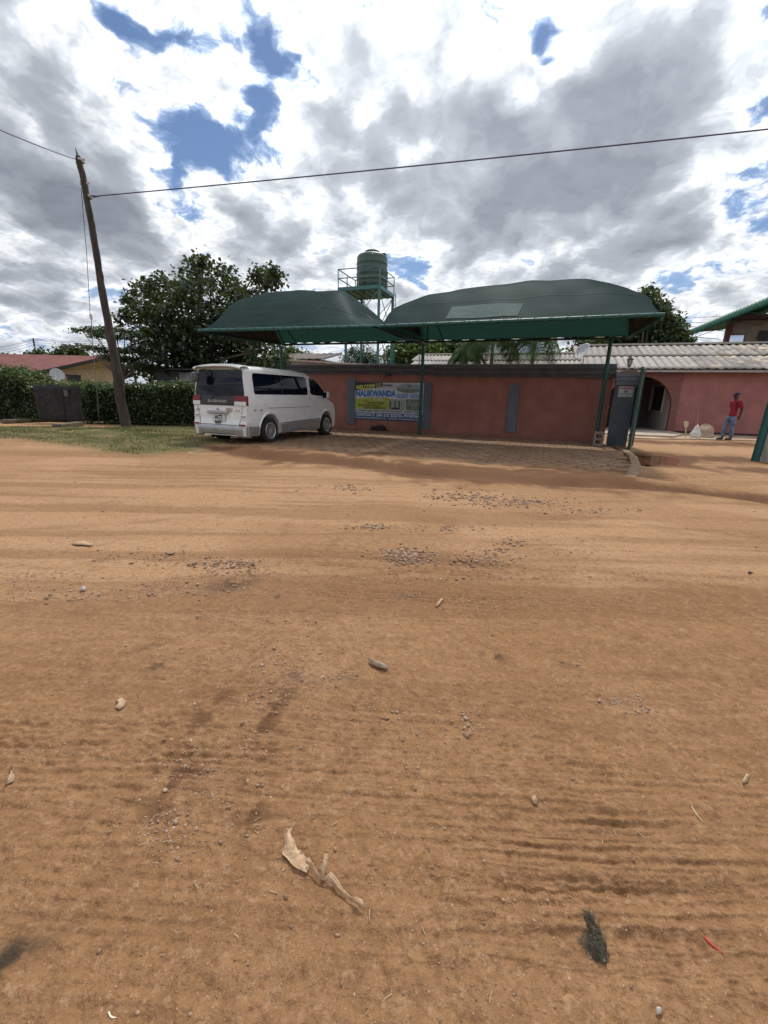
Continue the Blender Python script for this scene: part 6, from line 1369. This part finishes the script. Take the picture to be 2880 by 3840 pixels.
pl_ = MB().box((-.22, rear_y(0, .62)-.03, .50), (.20, rear_y(0, .62)-.018, .745)).build('number_plate', pm('plate white', (.55, .56, .56), .4, .04, 6), van, local=True, bevel=.008)
def vtext(s_, rect, mat, bold=.02, off=.0345, parent=van):
    x0, z0, x1, z1 = rect; return text_part(s_, rect, mat, parent, rear_y(0, (z0+z1)/2)-off, bold=bold, axis='local')
vtext('ACT', (-.15, .635, .11, .73), M_lk, .05); vtext('647', (-.13, .515, .09, .61), M_lk, .05); vtext('ELGRAND', (-.36, 1.03, .26, 1.09), M_chrome, .02, .0165)
MB().tube([(-.06, rear_y(0, .86)-.012, .86), (-.06, rear_y(0, .86)-.004, .86)], .038, 14).build('badge', M_chrome, van, local=True)
MB().tube([(.02, rear_y(0, 1.12)-.03, 1.17), (-.18, rear_y(0, 1.12)-.035, 1.20), (-.22, rear_y(0, 1.1)-.03, 1.12)], .010, 6).build('rear_wiper', M_trim, van, local=True); MB().tube([(-.20, rear_y(0, 1.2)-.022, 1.215), (.42, rear_y(0, 1.2)-.022, 1.235)], .009, 6).build('rear_wiper', M_trim, van, local=True)
mr = bpy.data.objects.new('rear_mirror', None); col.objects.link(mr); mr.parent = van
MB().tube([(-.48, -.86, 1.86), (-.50, -1.02, 1.84), (-.52, -1.06, 1.70)], .016, 6).build('mirror_stalk', M_trim, mr, local=True, smooth=True)
MB().lathe([(.02, -.12), (.085, -.10), (.105, 0), (.09, .09), (.03, .11)], (-.54, -1.06, 1.62), 18).build('mirror_head', pm('mirror grey', (.07, .075, .08), .4), mr, local=True, smooth=True)
for s_ in (1, -1):
    MB().bar((s_*.90, 2.72, 1.24), (s_*1.06, 2.70, 1.24), .16, .20).build('wing_mirror', M_van, van, local=True, bevel=.04)
    MB().box((min(s_*.92, s_*1.05), 2.61, 1.155), (max(s_*.92, s_*1.05), 2.618, 1.325)).build('mirror_glass', M_glass, van, local=True)
# faded sticker marks (worn patches with a shape of their own)
M_fade = pm('sticker residue', (.40, .33, .28), .7, .2, 20)
for x0, x1, z0, z1, k in ((.20, .42, .80, .905, 0),): rear_patch('sticker_mark', rpoly(x0, z0, x1, z1, .03), M_fade, .0045, 6)
M_or = pm('faded orange', (.52, .38, .22), .6, .1, 10)
for xs_ in ((-.80, -.755, -.71), (.53, .585, .64)):
    for x in xs_: rear_patch('sticker_stripe', [(x, .81), (x+.025, .81), (x+(.0 if x > 0 else .05), .87), (x-(.03 if x > 0 else -.025), .87)], M_or, .0045, 4, 4)
R_ = random.Random(3)
for k in range(2):
    c0 = -.60+.24*k; side_patch('sticker_mark', [(c0+.06*math.cos(t)*R_.uniform(.7, 1.2), .86+.035*math.sin(t)*R_.uniform(.7, 1.2)) for t in np.linspace(0, 5.9, 9)], M_fade, .0035, 1, 6, 5)
MB().box((-.7, -.7, .22), (.7, 3.4, .30)).build('underbody', M_trim, van, local=True); MB().tube([(-.35, -.86, .20), (-.35, -.4, .22)], .035, 8).build('exhaust_pipe', M_trim, van, local=True)
MB().tube([(-.7, 0, .33), (.7, 0, .33)], .05, 8).build('axle', M_trim, van, local=True)
MB().tube([(.35, 1.9, 1.90), (.35, 1.82, 1.93)], .015, 6).build('roof_antenna', M_trim, van, local=True)

# ================================================================== the man at the wall
def skinned(name, nodes, edges, mat, parent, root=0, sub=2):
    """nodes: list of (x,y,z,r)"""
    me = bpy.data.meshes.new(name); me.from_pydata([n_[:3] for n_ in nodes], edges, []); o = bpy.data.objects.new(name, me); col.objects.link(o); o.parent = parent
    sk = o.modifiers.new('s', 'SKIN'); sk.use_smooth_shade = True
    if not me.skin_vertices: me.skin_vertices.new()
    for i, n_ in enumerate(nodes):
        r = n_[3]; me.skin_vertices[0].data[i].radius = (r, r) if np.isscalar(r) else r; me.skin_vertices[0].data[i].use_root = (i == root)
    sb_ = o.modifiers.new('u', 'SUBSURF'); sb_.levels = sub; sb_.render_levels = sub
    ev_apply(o); o.data.materials.clear(); o.data.materials.append(mat)
    o.data.polygons.foreach_set('use_smooth', [True]*len(o.data.polygons)); return o
mp = Zp(2722, 1650, .05); M_skin = pm('dark skin', (.045, .024, .017), .5, .15, 10)
face_dir = -np.array([CR[0], CR[1]]); face_dir /= np.linalg.norm(face_dir); rzm = math.atan2(face_dir[1], face_dir[0])-math.pi/2
man = thing('person', 'man in a red polo shirt, jeans and a dark cap standing by the pink wall', 'person', (mp[0]+.05, mp[1]+.10, .05), rzm)
# local: +y forward, +x his right... z up, ankles at z=.08
S = [(0,-.01,.93,.080),(0,-.015,1.08,.078),(0,-.03,1.25,.090),(0,-.04,1.38,.085),(0,-.03,1.46,.055),(0,-.01,1.52,.052),(0,.0,1.60,.092),(0,.005,1.67,.088),
     (.08,0,.88,.055),(.10,.08,.50,.058),(.10,.10,.10,.042),(.10,.17,.04,.038),(.10,.29,.03,.030),
     (-.08,-.01,.88,.055),(-.10,.0,.48,.058),(-.10,-.07,.10,.042),(-.10,.01,.04,.038),(-.10,.12,.03,.030),
     (.17,-.04,1.40,.050),(.24,-.12,1.12,.042),(.16,-.17,.92,.028),(.12,-.20,.86,.030),
     (-.17,-.04,1.40,.050),(-.24,-.12,1.12,.042),(-.14,-.18,.92,.028),(-.09,-.21,.87,.030),(0,.085,1.595,.016)]
E_ = [(0,1),(1,2),(2,3),(3,4),(4,5),(5,6),(6,7),(0,8),(8,9),(9,10),(10,11),(11,12),(0,13),(13,14),(14,15),(15,16),(16,17),(3,18),(18,19),(19,20),(20,21),(3,22),(22,23),(23,24),(24,25),(6,26)]
nb_ = len(S)
for hand, sgn in ((21, 1), (25, -1)):     # four fingers and a thumb on each hand, loosely curled
    hx, hy, hz2, _ = S[hand]
    for k, l in enumerate((.055, .062, .058, .045)):
        a_ = len(S); S.append((hx-.01*sgn, hy+(k-1.5)*.018, hz2-.045, .0085)); S.append((hx-.022*sgn, hy+(k-1.5)*.018-.004, hz2-.045-l*.6, .008)); S.append((hx-.040*sgn, hy+(k-1.5)*.018, hz2-.045-l, .007)); E_ += [(hand, a_), (a_, a_+1), (a_+1, a_+2)]
    a_ = len(S); S.append((hx-.02*sgn, hy+.035, hz2-.01, .010)); S.append((hx-.03*sgn, hy+.05, hz2-.045, .009)); E_ += [(hand, a_), (a_, a_+1)]
skinned('body', S, E_, M_skin, man)
M_shirt = pm('red polo', (.20, .006, .014), .8, .2, 6, .3, 30); M_jean = pm('blue jeans', (.07, .11, .19), .85, .3, 9, .4, 60, c2=(.16, .22, .32)); M_shoe = pm('dark shoe', (.03, .025, .022), .6)
skinned('shirt', [(0,-.01,.80,.138),(0,-.015,.98,.130),(0,-.02,1.12,.12),(0,-.035,1.27,.135),(0,-.04,1.39,.115),(0,-.03,1.455,.070),
    (.17,-.045,1.40,.080),(.225,-.09,1.24,.075),(.245,-.12,1.14,.070),(-.17,-.045,1.40,.080),(-.225,-.09,1.24,.075),(-.245,-.12,1.14,.070)],
    [(0,1),(1,2),(2,3),(3,4),(4,5),(4,6),(6,7),(7,8),(4,9),(9,10),(10,11)], M_shirt, man, 2)
skinned('jeans', [(0,-.01,.90,.13),(.085,.0,.84,.112),(.10,.05,.66,.092),(.10,.085,.48,.078),(.10,.10,.28,.072),(.10,.11,.12,.074),
    (-.085,-.01,.84,.112),(-.10,-.01,.66,.092),(-.10,-.01,.48,.078),(-.10,-.04,.28,.072),(-.10,-.06,.12,.074),(0,-.01,.96,.122)],
    [(0,1),(1,2),(2,3),(3,4),(4,5),(0,6),(6,7),(7,8),(8,9),(9,10),(0,11)], M_jean, man, 0)
for x, y in ((.10, .13), (-.10, -.03)):
    skinned('shoe', [(x, y-.07, .045, .045), (x, y+.02, .045, .050), (x, y+.13, .035, .046), (x, y+.20, .028, .036)], [(0,1),(1,2),(2,3)], M_shoe, man, 1)
cap = MB(); rows = []
for i in range(9):
    t = i/8*math.pi/2; rows.append([(.098*math.cos(t)*math.cos(a), -.005+.112*math.cos(t)*math.sin(a), 1.665+.085*math.sin(t)) for a in np.linspace(0, 2*math.pi, 24, endpoint=False)])
cap.grid(rows, True); rows = []
for a in np.linspace(-.9, .9, 11): rows.append([(.095*math.sin(a), .10*math.cos(a)-.0, 1.668), (.088*math.sin(a), .10*math.cos(a)+.085*math.cos(a*.9), 1.660), (.085*math.sin(a), .10*math.cos(a)+.083*math.cos(a*.9), 1.650), (.095*math.sin(a), .09*math.cos(a), 1.655)])
cap.grid(rows); cap.build('cap', pm('navy cap', (.010, .012, .030), .95), man, local=True, smooth=True)
for s_ in (-1, 1):
    MB().lathe([(.001, -.012), (.012, 0), (.001, .012)], (s_*.03, .072, 1.625), 10).build('eye', pm('eye white'+str(s_), (.5, .48, .45), .2), man, local=True, smooth=True)
    MB().lathe([(.004, -.03), (.014, -.01), (.016, .01), (.006, .028)], (s_*.082, -.005, 1.60), 10).build('ear', M_skin, man, local=True, smooth=True)
MB().box((-.025, .074, 1.558), (.025, .082, 1.566)).build('mouth', pm('lips', (.07, .03, .028), .5), man, local=True)
rows = []
